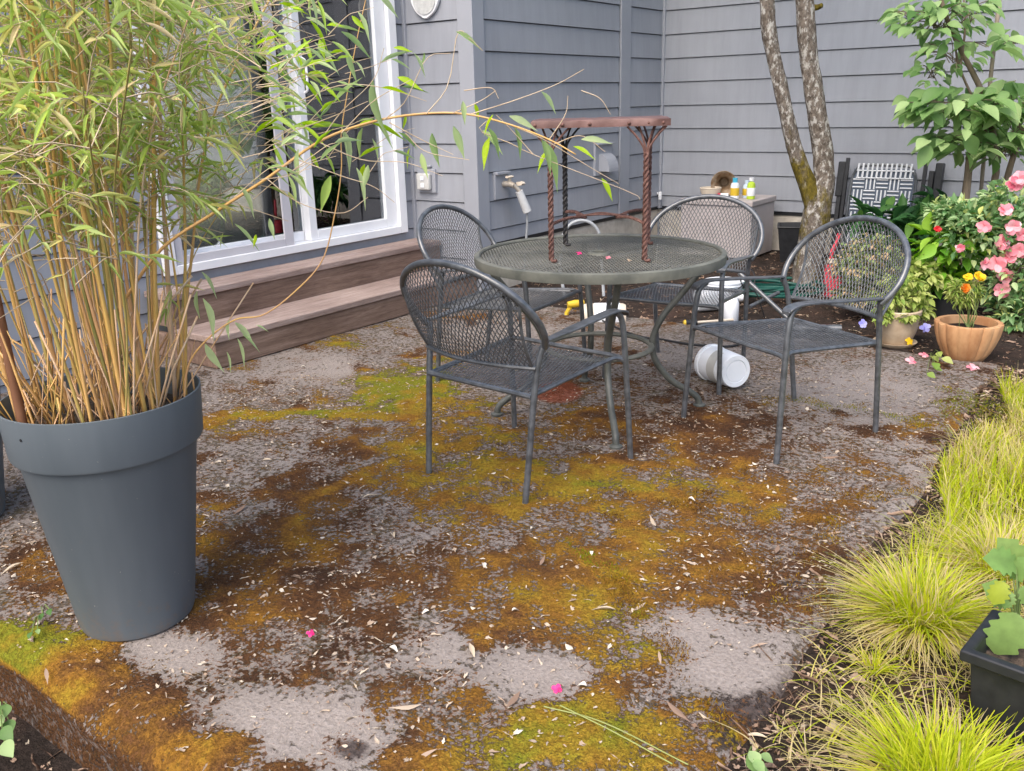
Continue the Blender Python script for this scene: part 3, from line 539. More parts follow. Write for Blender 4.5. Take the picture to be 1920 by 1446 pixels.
for a, b_ in ((y0, y0+.05), (y1-.072, y1)): mb.box(WA+.016, WA+.03, a, b_, DZ0+.053, DZ1-.085)
mb.box(WA+.016, WA+.03, y0+.05, y1-.072, DZ0+.053, DZ0+.10); mb.box(WA+.016, WA+.03, y0+.05, y1-.072, DZ1-.13, DZ1-.085); mb.build('screen_frame', M['grey_vinyl'], dr, bevel=.003)
mb = MB(); mb.tube(smooth_path([(WA+.03, 4.10, 1.42), (WA+.06, 4.10, 1.45), (WA+.062, 4.10, 1.6), (WA+.03, 4.10, 1.63)], 14), .008); mb.build('handle', M['white'], dr)
# outlet box and taps on the walls
def block(mb, x, y, z, dy, dz, ax):
    if ax == 'Ap': mb.box(x-dy, x+dy, UA-.035, UA, z-dz, z+dz)
    else: mb.box(WB, WB+.035, x-dy, x+dy, z-dz, z+dz)
mb = MB(); block(mb, -4.475, 0, .80, .085, .085, 'Ap'); mb.box(-4.53, -4.43, UA-.04, UA, .895, .91); ob = mb.build('mounting_block', M['trim'], house, bevel=.003)
mb = MB(); mb.box(-4.54, -4.42, UA-.075, UA-.036, .735, .855); mb.build('outlet_cover', M['outlet'], ob, bevel=.012)
for zz in (.77, .82):
    mb = MB(); mb.box(-4.495, -4.462, UA-.082, UA-.0755, zz-.016, zz+.016); mb.build('socket', M['white'], ob, bevel=.004)
mb = MB(); mb.box(WB, WB+.03, 5.27, 5.43, .66, .835); mb.box(WB, WB+.055, 5.27, 5.43, .835, .855); tb = mb.build('mounting_block', M['trim'], house, bevel=.003)
mb = MB(); t0 = np.array([WB+.03, 5.37, .765]); mb.tube([t0, t0+(.06, 0, 0), t0+(.10, 0, -.01)], .022, 12); mb.tube([t0+(.055, 0, 0), t0+(.055, 0, .05)], .014, 10); mb.tube([t0+(.09, 0, 0), t0+(.12, .03, -.05)], .016, 10); mb.build('tap', M['brasstap'], tb)
mb = MB(); mb.tube([t0+(.055, -.03, .052), t0+(.055, .03, .052)], .017, 8, flat=(1, .5)); mb.tube([t0+(.10, .05, .0), t0+(.10, .09, .0)], .03, 8, flat=(1, .5)); mb.build('tap_handle', M['cream'], tb)
mb = MB(); mb.tube([t0+(.115, .03, -.05), t0+(.15, .08, -.20)], [.028, .033], 14); mb.build('foam_sleeve', M['foam'], tb)
mb = MB(); mb.tube(smooth_path([t0+(.15, .08, -.20), t0+(.13, .10, -.33), t0+(.10, .11, -.5), t0+(.08, .12, -.76)], 20), .009); mb.build('pipe', M['hose_grey'], tb)
mb = MB(); mb.box(WB, WB+.03, 6.66, 6.93, .72, .97); mb.box(WB, WB+.06, 6.66, 6.93, .97, .985); vb = mb.build('mounting_block', M['trim'], house, bevel=.003)
a = np.linspace(0, math.pi/2, 9); pr = [(WB+.03, .755)]+[(WB+.03+.10*math.sin(t), .755+.0+.145*math.cos(t)+0) for t in a]
mb = MB(); V = [(x, yy, z) for yy in (6.72, 6.88) for x, z in pr]; n_ = len(pr); mb.add(V, [tuple(range(n_))[::-1], tuple(range(n_, 2*n_))]+[(i, i+1, n_+i+1, n_+i) for i in range(n_-1)]); mb.build('vent_hood', M['trim'], vb, smooth=False)
mb = MB(); mb.tube([(WB+.015, 7.83, .47), (WB+.06, 7.80, .47)], .014, 10); mb.tube([(WB+.055, 7.80, .49), (WB+.055, 7.80, .42)], .016, 10); mb.build('tap', M['white'], house)
# plaque hanging on the return wall
th = np.linspace(0, 2*math.pi, 60, endpoint=False); pl = thing('wall_plaque', 'pale oval pewter plaque with notched rim hanging on the grey siding', 'plaque', UW(UA-.03, -4.40, 2.02), -AZ)
rr = .115+.010*np.abs(np.cos(2*th))**6
def disc(mb, k, y0, y1, r):
    n_ = len(r); V = [(x, y, z) for y in (y0, y1) for x, z in zip(k*r*np.cos(th), 1.0*k*r*np.sin(th))]
    mb.add(V, [tuple(range(n_)), tuple(range(n_, 2*n_))[::-1]]+[(i, n_+i, n_+(i+1) % n_, (i+1) % n_) for i in range(n_)])
mb = MB(); disc(mb, 1, -.012, .012, rr); mb.build('rim', M['white'], pl, bevel=.003)
mb = MB(); disc(mb, .88, -.018, -.0125, np.full(60, .115)); mb.build('face', M['stone'], pl)

# ------------------------------------------------------------------ wooden steps
st = thing('wooden_steps', 'two weathered redwood steps below the white sliding door', 'steps', (0, 0, 0), -AZ)
S0, S1 = 2.805, 5.06
mb = MB(); mb.box(-4.073, -4.037, S0, S1, .004, .144); mb.build('riser', M['step'], st, bevel=.004)
mb = MB(); mb.box(-4.372, -4.026, S0-.012, S1, .1455, .184); mb.build('tread', M['tread'], st, bevel=.006)
mb = MB(); mb.box(-4.40, -4.374, S0, S1, .155, .336); mb.build('riser', M['step'], st, bevel=.004)
mb = MB(); mb.box(-4.615, -4.497, S0-.012, S1, .338, .376); mb.box(-4.492, -4.36, S0-.012, S1, .338, .376); mb.build('tread', M['tread'], st, bevel=.006)
mb = MB(); mb.box(-4.60, -4.075, S0, S0+.036, .004, .144); mb.box(-4.60, -4.402, S0, S0+.036, .186, .336); mb.build('side_board', M['step'], st, bevel=.004)

# ------------------------------------------------------------------ chairs
def strands(mb, S, ns, nt_, w, tck, off=True):
    """expanded metal: zigzag flat strands over a surface S(a,b) a,b in 0..1 (vectorised), diamonds ns x nt_"""
    P = []; 
    def node(i, j): return (i/(2*ns), j/nt_)
    E = []
    for j in range(nt_):
        for i in range(0, 2*ns):
            up = (i+j) % 2 == 0
            E.append(((i, j), (i+1, j+1)) if up else ((i+1, j), (i, j+1)))
    E = np.array(E, float); a = E[:, 0]/np.array([2*ns, nt_]); b = E[:, 1]/np.array([2*ns, nt_])
    A3, NA = S(a[:, 0], a[:, 1]); B3, NB = S(b[:, 0], b[:, 1]); d = B3-A3; d /= np.linalg.norm(d, axis=1)[:, None]+1e-9
    N = NA+NB; N /= np.linalg.norm(N, axis=1)[:, None]+1e-9; side = np.cross(N, d)*w/2; N = N*tck/2
    q = [A3-side-N, A3+side-N, A3+side+N, A3-side+N, B3-side-N, B3+side-N, B3+side+N, B3-side+N]
    V = np.stack(q, 1).reshape(-1, 3); f = np.array([(0, 1, 5, 4), (1, 2, 6, 5), (2, 3, 7, 6), (3, 0, 4, 7)])
    return V, (f[None]+(np.arange(len(E))*8)[:, None, None]).reshape(-1, 4)
def hoop(th): th = np.asarray(th); return np.stack([.302*np.sin(th), -.265-.135*np.cos(th), .64+.197*np.cos(th)], -1)
def surf_n(f, a, b, e=1e-3):
    da = f(np.clip(a+e, 0, 1), b)-f(np.clip(a-e, 0, 1), b); db = f(a, np.clip(b+e, 0, 1))-f(a, np.clip(b-e, 0, 1)); n = np.cross(da, db); return n/(np.linalg.norm(n, axis=1)[:, None]+1e-12)
def backS(a, b):
    def f(a, b):
        s = 2*a-1; B = np.stack([.244*s, -.238-.055*(1-s*s), np.full_like(s, .483)], 1); T = hoop(s*math.radians(63)); k = b[:, None]
        return B*(1-k)+T*k+np.stack([0*s, -.02*np.sin(math.pi*b), 0*s], 1)
    return f(a, b), surf_n(f, a, b)
def seatS(a, b):
    def f(a, b):
        s = 2*a-1; hw = .222+.03*b; y = -.235+.47*b; z = .388+.012*np.sin(b*2.6)+.010*b-.018*(1-s*s)*np.sin(math.pi*np.clip(b, 0, 1))-.05*np.clip(b-.9, 0, 1)**1.5*6*0
        return np.stack([hw*s, y, z], 1)
    return f(a, b), surf_n(f, a, b)
ch = thing('mesh_chair', 'black mesh barrel chair with its back to us, nearest to the grey planter', 'chair', (0, 0, 0), 0, 'mesh patio chairs round the table')
V, F = strands(None, backS, 31, 20, .0034, .0015); fast_mesh('backrest', V, F, M['iron'], ch, smooth=False)
V, F = strands(None, seatS, 31, 24, .0032, .0015); fast_mesh('seat', V, F, M['iron'], ch, smooth=False)
mb = MB(); mb.tube(hoop(np.linspace(-math.radians(116), math.radians(116), 60)), .0125, 10); mb.build('back_hoop', M['iron'], ch)
mb = MB(); s = np.linspace(-1, 1, 24); mb.tube(np.stack([.256*s, -.236-.055*(1-s*s), np.full(24, .483)], 1), .0085, 8)
for sg in (-1, 1):
    q = np.linspace(0, 1, 12); mb.tube(backS(np.full(12, .5+.5*sg), q)[0], .006, 6)
mb.build('back_frame', M['iron'], ch)
mb = MB(); mb.tube([(-.245, -.248, .385), (.245, -.248, .385)], .010, 8)
mb.tube(smooth_path([(-.276, .262, .40), (-.235, .262, .41), (0, .264, .408), (.235, .262, .41), (.276, .262, .40)], 24), .009, 8)
for sg in (-1, 1):
    mb.tube(smooth_path([(sg*.24, -.245, .386), (sg*.243, -.05, .398), (sg*.252, .15, .412), (sg*.258, .215, .415), (sg*.268, .245, .408), (sg*.281, .262, .392)], 24), .0085, 8)
    mb.tube(smooth_path([(sg*.225, -.235, .387), (sg*.235, 0, .398), (sg*.252, .22, .408)], 12), .005, 6)
mb.build('seat_frame', M['iron'], ch)
for sg in (-1, 1):
    mb = MB(); mb.tube(smooth_path([(sg*.237, -.285, 0), (sg*.244, -.262, .2), (sg*.25, -.24, .39), (sg*.256, -.222, .50), (sg*.268, -.206, .565)], 20), .0115, 10); mb.build('leg', M['iron'], ch)
    mb = MB(); mb.tube(smooth_path([(sg*.295, .285, 0), (sg*.288, .274, .2), (sg*.281, .262, .40), (sg*.276, .252, .52), (sg*.274, .236, .572), (sg*.273, .205, .593)], 24), .0115, 10); mb.build('leg', M['iron'], ch)
    mb = MB(); p = smooth_path([(sg*.272, -.205, .574), (sg*.272, -.05, .585), (sg*.272, .12, .597), (sg*.272, .20, .600), (sg*.272, .25, .590), (sg*.272, .268, .575)], 26)
    V = []; F = []
    for i, c in enumerate(p):
        hw = .013+.010*sstep(0, .25, i/25); hw = hw if i < 24 else hw*.75
        V += [(c[0]-hw, c[1], c[2]-.004), (c[0]+hw, c[1], c[2]-.004), (c[0]+hw, c[1], c[2]+.004), (c[0]-hw, c[1], c[2]+.004)]
        if i: F += [((i-1)*4+k, (i-1)*4+(k+1) % 4, i*4+(k+1) % 4, i*4+k) for k in range(4)]
    F += [(0, 1, 2, 3), (100, 103, 102, 101)]; mb.add(V, F); mb.build('armrest', M['iron'], ch, bevel=.002)
GRP = 'mesh patio chairs round the table'
def face(f): return math.atan2(-f[0], f[1])
ch.location = (.042, 3.222, 0); ch.rotation_euler = (0, 0, face((.655, .755)))
dup(ch, (1.125, 3.55, 0), face((-.905, -.426)), 'black mesh barrel chair right of the table, turned towards it with its seat to us', GRP)
dup(ch, (-.007, 4.40, 0), face((.866, -.5)), 'mesh barrel chair behind the table beside the wooden steps', GRP)
dup(ch, (.861, 4.404, 0), face((-.516, -.857)), 'mesh barrel chair facing us between the table and the taupe storage box', GRP)

# ------------------------------------------------------------------ round table
TC = np.array([.385, 3.82, 0]); TR = .522; TZ = .71
tb = thing('patio_table', 'round olive grey mesh patio table with curved iron legs', 'table', TC, math.radians(5))
def topS(a, b): 
    x = (2*a-1)*TR; y = (2*b-1)*TR; return np.stack([x, y, np.full_like(x, TZ-.004)], 1), np.tile([0, 0, 1.0], (len(x), 1))
V, F = strands(None, topS, 40, 62, .0062, .0018)
cen = V.reshape(-1, 8, 3).mean(1); rr_ = np.hypot(cen[:, 0], cen[:, 1]); keep = (rr_ < TR-.006) & (rr_ > .036); k8 = np.where(keep)[0]
V = V.reshape(-1, 8, 3)[k8].reshape(-1, 3); f = np.array([(0, 1, 5, 4), (1, 2, 6, 5), (2, 3, 7, 6), (3, 0, 4, 7)]); F = (f[None]+(np.arange(len(k8))*8)[:, None, None]).reshape(-1, 4)
fast_mesh('tabletop', V, F, M['tablemesh'], tb, smooth=False)
mb = MB(); mb.lathe([(TR-.016, TZ+.002), (TR-.012, TZ+.008), (TR, TZ+.009), (TR+.008, TZ+.004), (TR+.010, TZ-.012), (TR+.006, TZ-.033), (TR-.004, TZ-.034), (TR-.008, TZ-.02), (TR-.016, TZ-.004), (TR-.016, TZ+.002)], 96); mb.build('rim', M['tablemetal'], tb)
mb = MB(); mb.lathe([(.032, TZ-.02), (.031, TZ+.004), (.036, TZ+.007), (.048, TZ+.003), (.052, TZ-.006)], 32); mb.build('umbrella_ring', M['tablemetal'], tb)
mb = MB()
for k in range(4):
    t = math.radians(45+90*k); mb.box(0, 0, 0, 0, 0, 0) if False else mb.tube([(.04*math.cos(t), .04*math.sin(t), TZ-.014), ((TR-.02)*math.cos(t), (TR-.02)*math.sin(t), TZ-.014)], .009, 6, flat=(1, .5))
mb.build('brace', M['tablemetal'], tb)
for k in range(4):
    t = math.radians(178+90*k); cs, sn = math.cos(t), math.sin(t)
    p = smooth_path([(r*cs, r*sn, z) for r, z in ((.475, .685), (.44, .62), (.36, .52), (.285, .43), (.245, .35), (.238, .29), (.255, .22), (.325, .13), (.41, .075), (.448, .04), (.455, .006))], 44)
    mb = MB(); mb.tube(p, .0145, 12); lg = mb.build('leg', M['tableleg'], tb)
    mb = MB(); mb.lathe([(.0, .0), (.026, .0), (.027, .010), (.018, .016), (.0, .018)], 20, (.456*cs, .456*sn, 0)); mb.build('foot', M['tableleg'], lg)
mb = MB(); q = np.linspace(0, 2*math.pi, 64, endpoint=False); mb.tube(np.stack([.228*np.cos(q), .228*np.sin(q), np.full(64, .30)], 1), .012, 8, closed=True, flat=(1.1, .9)); mb.build('stretcher_ring', M['tablemetal'], tb)

# ------------------------------------------------------------------ small side table standing on the round table
STC = np.array([.39, 3.83, TZ]); sz = .548
sb = thing('side_table', 'small red-brown slab table on twisted rod legs standing on the round table', 'side table', STC, math.radians(-6))
mb = MB(); outl = []
hx, hy = .268, .235
for x0, y0, x1, y1 in ((-hx, -hy, hx, -hy), (hx, -hy, hx, hy), (hx, hy, -hx, hy), (-hx, hy, -hx, -hy)):
    for q in np.linspace(0, 1, 14, endpoint=False): outl.append((x0+(x1-x0)*q+rng.normal(0, .0025), y0+(y1-y0)*q+rng.normal(0, .0025)))
n_ = len(outl); zs = [(sz-.028, 1), (sz-.004, 1), (sz, .985)]
V = [(x*k, y*k, z+(rng.normal(0, .0012) if z > sz-.01 else 0)) for z, k in zs for x, y in outl]
F = [(j*n_+i, j*n_+(i+1) % n_, (j+1)*n_+(i+1) % n_, (j+1)*n_+i) for j in range(2) for i in range(n_)]+[tuple(range(2*n_, 3*n_)), tuple(range(n_))[::-1]]; mb.add(V, F); tp = mb.build('tabletop', M['redwood'], sb)
for x in (-.25, -.145, -.04, .11, .185, .24): mb = MB(); mb.lathe([(0, -.006), (.005, -.004), (.0075, 0), (.0075, .003)], 10, (0, 0, 0)); v = mb.v[-1]; mb.v[-1] = np.stack([v[:, 0]+x, -hy-.001+v[:, 2]*1.0, v[:, 1]+sz-.016], 1); mb.build('nail_head', M['rust'], tp)
legs = [(-.195, -.215, 'rust'), (.178, -.225, 'rust'), (-.155, .215, 'blackrod'), (.212, .235, 'rust')]
for lx, ly, mk in legs:
    mb = MB(); zz = np.linspace(.006, .42, 130)
    for ph in (0, 2.09, 4.19):
        an = zz*95+ph; mb.tube(np.stack([lx+.0062*np.cos(an), ly+.0062*np.sin(an), zz], 1), .0062, 5)
    for ex, ey in ((-.075, .0), (-.03, .02), (.03, .02), (.075, .0)):
        mb.tube(smooth_path([(lx+ex*.08, ly, .40), (lx+ex*.15, ly+ey*.2, .44), (lx+ex*.55, ly+ey*.7, .485), (lx+ex, ly+ey, sz-.028)], 14), .0048, 6)
    mb.tube(smooth_path([(lx, ly, .012), (lx+.006, ly-.01, .004), (lx+.022, ly-.018, .006)], 8), .007, 6)
    mb.build('leg', M[mk], sb)
mb = MB(); zs_ = .148
for (ax, ay), (bx, by), (jx, jy) in (((-.195, -.215), (-.155, .215), (-.06, .0)), ((.178, -.225), (.212, .235), (.07, .0))):
    for sx, sy in ((ax, ay), (bx, by)):
        q = np.linspace(0, 1, 40); c = np.stack([sx+(jx-sx)*q, sy+(jy-sy)*q, zs_+.012*np.sin(q*3.1)], 1); d = np.array([-(jy-sy), jx-sx, 0]); d = d/np.linalg.norm(d)
        for ph in (0, math.pi): mb.tube(c+.004*np.cos(q*60+ph)[:, None]*d+np.array([0, 0, 1])*(.004*np.sin(q*60+ph))[:, None], .0042, 5)
for off in (-.03, .03): mb.tube(smooth_path([(-.10, off*1.6, zs_+.006), (-.06, off*.4, zs_+.01), (0, off, zs_+.016), (.07, off*.4, zs_+.01), (.11, off*1.6, zs_+.006)], 24), .0042, 6)
mb.build('stretcher', M['rust'], sb)

# ------------------------------------------------------------------ tall grey planters and the bamboo
def tall_pot(at, label):
    p = thing('tall_planter', label, 'planter', at)
    mb = MB(); mb.lathe([(0, .0), (.132, 0), (.146, .006), (.151, .02), (.2165, .508), (.219, .512), (.2315, .514), (.2345, .52), (.2425, .641), (.2425, .645), (.2385, .646), (.236, .640), (.229, .53), (.212, .50)], 96); mb.build('shell', M['pot'], p)
    mb = MB(); mb.lathe([(.227, .572), (.18, .580), (.10, .588), (.0, .592)], 48); v = mb.v[-1]; v[:, 2] += .012*(vnoise(v[:, 0], v[:, 1], 30, 21)-.5); mb.build('soil', M['potsoil'], p)
    return p
POT = np.array([-1.055, 2.213, 0]); tall_pot(POT, 'tall grey tapered plastic planter full of bamboo')
p2 = tall_pot((-1.935, 2.86, 0), 'grey tapered planter mostly cut off by the left picture edge')
mb = MB(); mb.lathe([(0, -.002), (.004, -.002), (.004, .002), (0, .002)], 10); v = mb.v[-1]; an = math.radians(-116); r0 = .2385
mb.v[-1] = np.stack([math.cos(an)*(r0+v[:, 2])-math.sin(an)*v[:, 0], math.sin(an)*(r0+v[:, 2])+math.cos(an)*v[:, 0], .60+v[:, 1]], 1); mb.build('rim_hole', M['blackplastic'], [o for o in C.objects if o.name == 'tall_planter'][0])

bam = thing('bamboo', 'bushy golden stemmed bamboo growing in the tall grey planter, one branch reaching right', 'bamboo', POT+(0, 0, .575))
BZ = POT+np.array([0, 0, .575])
leafO, leafD, leafS, leafW, leafR = [], [], [], [], []; twig = MB()
def add_leaf(o, d, s, w=None, r=None):
    leafO.append(o); leafD.append(d); leafS.append(s); leafW.append(s*rng.uniform(.06, .115) if w is None else w); leafR.append(rng.random() if r is None else r)
def tuft(o, d, n, L=.085):
    for _ in range(n):
        dd = np.array(d)*.9+rng.normal(0, .55, 3)+np.array([0, 0, -.25]); add_leaf(np.array(o)+rng.normal(0, .004, 3), dd, L*rng.uniform(.6, 1.3))
def side_shoots(p, lo, n, L=.16, nl=4, side=None):
    for _ in range(n):
        q = rng.uniform(lo, 1); i = min(int(q*(len(p)-1)), len(p)-2); o = p[i]; az = rng.uniform(0, 2*math.pi)
        d = np.array([math.cos(az), math.sin(az), rng.uniform(.1, 1.1)]); d /= np.linalg.norm(d); l_ = L*rng.uniform(.5, 1.4)
        w = smooth_path([o, o+d*l_*.5, o+d*l_*.95+np.array([0, 0, -.25*l_])], 6); twig.tube(w, np.linspace(.0016, .0007, 6), 4, cap=False)
        for j in (2, 3, 4, 5):
            for _ in range(rng.integers(1, max(2, nl))):
                t = w[j]-w[j-1]; dd = t/np.linalg.norm(t)*.8+rng.normal(0, .5, 3)+np.array([0, 0, -.3]); add_leaf(w[j], dd, rng.uniform(.04, .085))
ncul = 0
for k in range(84):
    a = rng.uniform(0, 2*math.pi); r = .20*math.sqrt(rng.random()); b0 = np.array([r*math.cos(a), r*math.sin(a), 0.0]); thick = rng.choice([.0056, .004, .0028, .0019], p=[.12, .24, .34, .30])
    hgt = {.0056: 1.6, .004: 1.4, .0028: 1.05, .0019: .75}[float(thick)]*rng.uniform(.75, 1.2)
    lean = np.array([b0[0]*1.0-.04, b0[1]*1.0, 0])*rng.uniform(.4, 1.2)+rng.normal(0, .06, 3)*np.array([1, 1, 0])
    p = smooth_path([b0, b0+lean*.32+(rng.normal(0, .012), rng.normal(0, .012), hgt*.33), b0+lean*.8+(0, 0, hgt*.68), b0+lean*1.7+(0, 0, hgt)], 22)
    rad = thick*np.linspace(1.0, .62, 22); nodes = np.arange(22) % 4 == 0; rad = rad*(1+.22*nodes)
    dead = rng.random() < .2; c_ = rng.uniform(.82, .97) if dead else rng.choice([rng.uniform(.3, .75), rng.uniform(0, .2)], p=[.76, .24])
    mb = MB(); mb.tube(p, rad, 6, a=np.repeat(np.clip(c_-np.linspace(0, .22 if c_ < .8 else 0, 22), 0.02, 1), 6)); mb.build('culm', M['culm'], bam, attr=True, smooth='all')
    if not dead: side_shoots(p, .52 if hgt < 1 else .42, int(12*hgt/1.3), .24, 3)
# pale dry leafless shoots all through the clump
for k in range(420):
    px, py = rng.uniform(-120, 540), rng.uniform(-80, 560)
    if px > 600-.9*max(0, py-40): continue
    o = PY(px, py, 2.213+rng.uniform(-.3, .35))-BZ; az = rng.uniform(0, 2*math.pi); d = np.array([math.cos(az), math.sin(az), rng.uniform(-.2, 1.3)]); d /= np.linalg.norm(d); l_ = rng.uniform(.08, .30)
    twig.tube(smooth_path([o, o+d*l_*.5+rng.normal(0, .008, 3), o+d*l_+np.array([0, 0, -.12*l_])], 5), np.linspace(.0015, .0006, 5), 4, cap=False)
# short dry stubs and sheaths at the soil
mb = MB()
for k in range(130):
    a = rng.uniform(0, 2*math.pi); r = .215*math.sqrt(rng.random()); b0 = np.array([r*math.cos(a), r*math.sin(a), -.005]); d = np.array([rng.normal(0, .35), rng.normal(0, .35), 1]); l_ = rng.uniform(.05, .38)
    mb.tube([b0, b0+d*l_*.5, b0+d*l_+(rng.normal(0, .01), rng.normal(0, .01), 0)], rng.uniform(.0012, .003), 4, a=rng.choice([.5, .65, .9, .93]))
mb.build('stubble', M['culm'], bam, attr=True, smooth='all')
# the leafy mass (twigs between the stems), wide at the top left
for k in range(300):
    px, py = rng.uniform(-120, 520), rng.uniform(-80, 430); lim = 560-.75*max(0, py-40); 
    if px > lim or rng.random() < sstep(220, 420, py)*.93: continue
    o = PY(px, py, 2.213+rng.uniform(-.38, .42)+.0005*max(px-150, 0))-BZ; az = rng.uniform(0, 2*math.pi); d = np.array([math.cos(az), math.sin(az), rng.uniform(-.3, .5)]); l_ = rng.uniform(.06, .2)
    w = smooth_path([o, o+d*l_*.5, o+d*l_+np.array([0, 0, -.2*l_])], 6); twig.tube(w, np.linspace(.0014, .0006, 6), 4, cap=False)
    for j in (1, 2, 3, 4, 5):
        for _ in range(rng.integers(1, 3)): add_leaf(w[j], (w[j]-w[j-1])/np.linalg.norm(w[j]-w[j-1])*.8+rng.normal(0, .6, 3)+np.array([0, 0, -.35]), rng.uniform(.045, .09))
BT = leaf_tpl([.12, .75, 1.0, .9, .6, .25, .01], .06, .1)
def leaves(name, mat, parent, O, D, S, Wd, R):
    D = np.array(D); N = np.tile([0, 0, 1.0], (len(D), 1))+rng.normal(0, .35, (len(D), 3)); V, F, r = scatter(BT, np.array(O), D, N, np.array(S), np.array(Wd)*.5, np.array(R)); return fast_mesh(name, V, F, mat, parent, r)
leaves('foliage', M['bleaf'], bam, leafO, leafD, leafS, leafW, leafR)
twig.build('twigs', M['twig'], bam, smooth='all')['kind'] = 'stuff'
# the long arching branch that reaches over the table, and the looping bare stem in front of the steps
def branch(pts, name, rad, mat, label=None):
    p = smooth_path([PY(*q)-BZ for q in pts], 60); mb = MB(); mb.tube(p, rad*np.linspace(1, .35, 60), 6, a=.62); o = mb.build(name, mat, bam, attr=True, smooth='all')
    if label: o['label'] = label
    return o, p
lb, lp = branch([(215, 590, 2.15), (300, 470, 2.10), (400, 400, 2.08), (500, 335, 2.06), (600, 265, 2.04), (700, 228, 2.02), (800, 213, 2.0), (880, 215, 1.98), (960, 235, 1.97), (1030, 262, 1.96), (1080, 290, 1.95)], 'branch', .0042, M['culm'], 'long arching branch reaching right over the table')
bl = [[], [], [], [], []]
def pleaf(px, py, qx, qy, Y=1.98, wd=None, r=None, dY=0.0):
    a, b_ = PY(px, py, Y)-BZ, PY(qx, qy, Y+dY)-BZ; s = np.linalg.norm(b_-a); bl[0].append(a); bl[1].append(b_-a); bl[2].append(s); bl[3].append(s*.24 if wd is None else wd); bl[4].append(rng.random() if r is None else r)
def ptwig(pts, Y=1.98, r=.0012):
    tw2.tube(smooth_path([PY(x, y, Y)-BZ for x, y in pts], 14), np.linspace(r, r*.5, 14), 4, cap=False)
tw2 = MB()
for q in [[(800, 213), (840, 160), (858, 62), (880, 72), (905, 95)], [(880, 215), (960, 190), (1040, 160), (1095, 130)], [(920, 222), (900, 245), (960, 270), (1000, 290), (1180, 360), (1200, 375)], [(960, 236), (1020, 262), (1100, 310), (1160, 345)], [(850, 212), (900, 190), (930, 170)], [(730, 230), (790, 262), (850, 290)], [(760, 250), (800, 285), (880, 300)], [(1030, 262), (1060, 215), (1065, 180)], [(1040, 270), (1090, 255), (1135, 285)],
          [(600, 268), (680, 300), (760, 305), (830, 330)], [(600, 265), (640, 210), (700, 150), (720, 90)], [(640, 250), (700, 190), (770, 150)], [(720, 225), (760, 190), (800, 110), (845, 100)], [(560, 300), (640, 330), (700, 350), (740, 380)], [(500, 335), (560, 380), (640, 400), (690, 370)], [(1090, 170), (1125, 185), (1145, 215)], [(540, 250), (620, 220), (690, 190)], [(560, 190), (640, 160), (720, 165), (800, 190)], [(870, 170), (920, 165), (935, 185)], [(1000, 290), (960, 245), (930, 215)]]: ptwig(q)
for q in [(1015, 172, 1045, 215), (925, 215, 905, 255, 1), (905, 245, 945, 290), (915, 240, 940, 300), (918, 258, 905, 320, .95), (965, 240, 978, 300), (1015, 262, 1035, 330), (1030, 280, 1005, 325, .9), (1020, 265, 1050, 360), (955, 218, 1010, 245), (850, 237, 872, 300), (868, 190, 872, 235), (890, 195, 898, 225, .95), (810, 250, 823, 315), (768, 278, 762, 318, 1), (790, 288, 802, 335), (1075, 275, 1118, 298, .8), (1128, 335, 1150, 378, .85), (776, 100, 800, 145), (795, 98, 790, 125), (738, 90, 775, 97, .8), (745, 145, 795, 170, .8), (715, 165, 770, 175, .8), (640, 240, 660, 330), (855, 60, 905, 92), (760, 215, 755, 245, .8), (690, 310, 680, 360), (684, 308, 676, 355, 1), (668, 315, 690, 395), (705, 230, 740, 280), (700, 150, 720, 260), (560, 280, 560, 350), (575, 265, 565, 225), (600, 160, 640, 190, .7), (640, 60, 700, 110), (620, 100, 655, 95, .9), (590, 80, 640, 140), (660, 30, 690, 60, .7), (530, 90, 560, 140), (680, 240, 672, 300), (505, 410, 515, 450), (480, 440, 475, 465, .9), (450, 350, 480, 410), (440, 420, 490, 470), (540, 330, 560, 390), (620, 330, 600, 400, .6), (1090, 262, 1150, 268)]:
    r = q[4] if len(q) > 4 else rng.uniform(0, .55); pleaf(*q[:4], Y=1.98+rng.uniform(-.05, .1), r=r, dY=rng.uniform(-.02, .02))
for k in range(115):                                            # loose leafy twigs in front of the glass door
    px, py = 470+rng.gamma(1.6, 60), rng.uniform(-20, 330); 
    if px > 790: continue
    ang = rng.uniform(-.9, 1.3); L = rng.uniform(30, 75); Y = 2.05+rng.uniform(-.25, .25); pleaf(px, py, px+L*math.cos(ang), py+L*math.sin(ang), Y=Y, r=rng.uniform(0, .8), wd=.006+.008*rng.random(), dY=rng.uniform(-.04, .04))
    if rng.random() < .55: ptwig([(px-rng.uniform(40, 90), py+rng.uniform(10, 60)), (px-20, py+8), (px, py), (px+30, py-8)], Y=Y, r=.0009)
leaves('branch_leaves', M['bleaf_bright'], bam, *bl); tw2.build('branch_twigs', M['twig'], bam, smooth='all')['kind'] = 'stuff'
ls, _ = branch([(345, 770, 2.2), (352, 690, 2.2), (385, 640, 2.2), (440, 600, 2.2), (495, 590, 2.2), (555, 545, 2.2), (605, 487, 2.2), (628, 400, 2.2), (640, 320, 2.2), (640, 250, 2.2), (652, 170, 2.2), (668, 80, 2.2), (690, -20, 2.2)], 'culm', .0027, M['culm'], 'bare looping brown stem in front of the steps')
bl = [[], [], [], [], []]
for q in [(445, 635, 462, 690), (440, 605, 480, 650), (425, 660, 435, 700), (370, 545, 372, 600), (380, 560, 405, 640), (385, 645, 420, 700, .5), (430, 600, 428, 640), (378, 510, 410, 560, .6), (455, 628, 490, 660), (480, 610, 505, 622)]: pleaf(*q[:4], Y=2.2, r=.4)
leaves('branch_leaves', M['bleaf_bright'], bam, *bl)
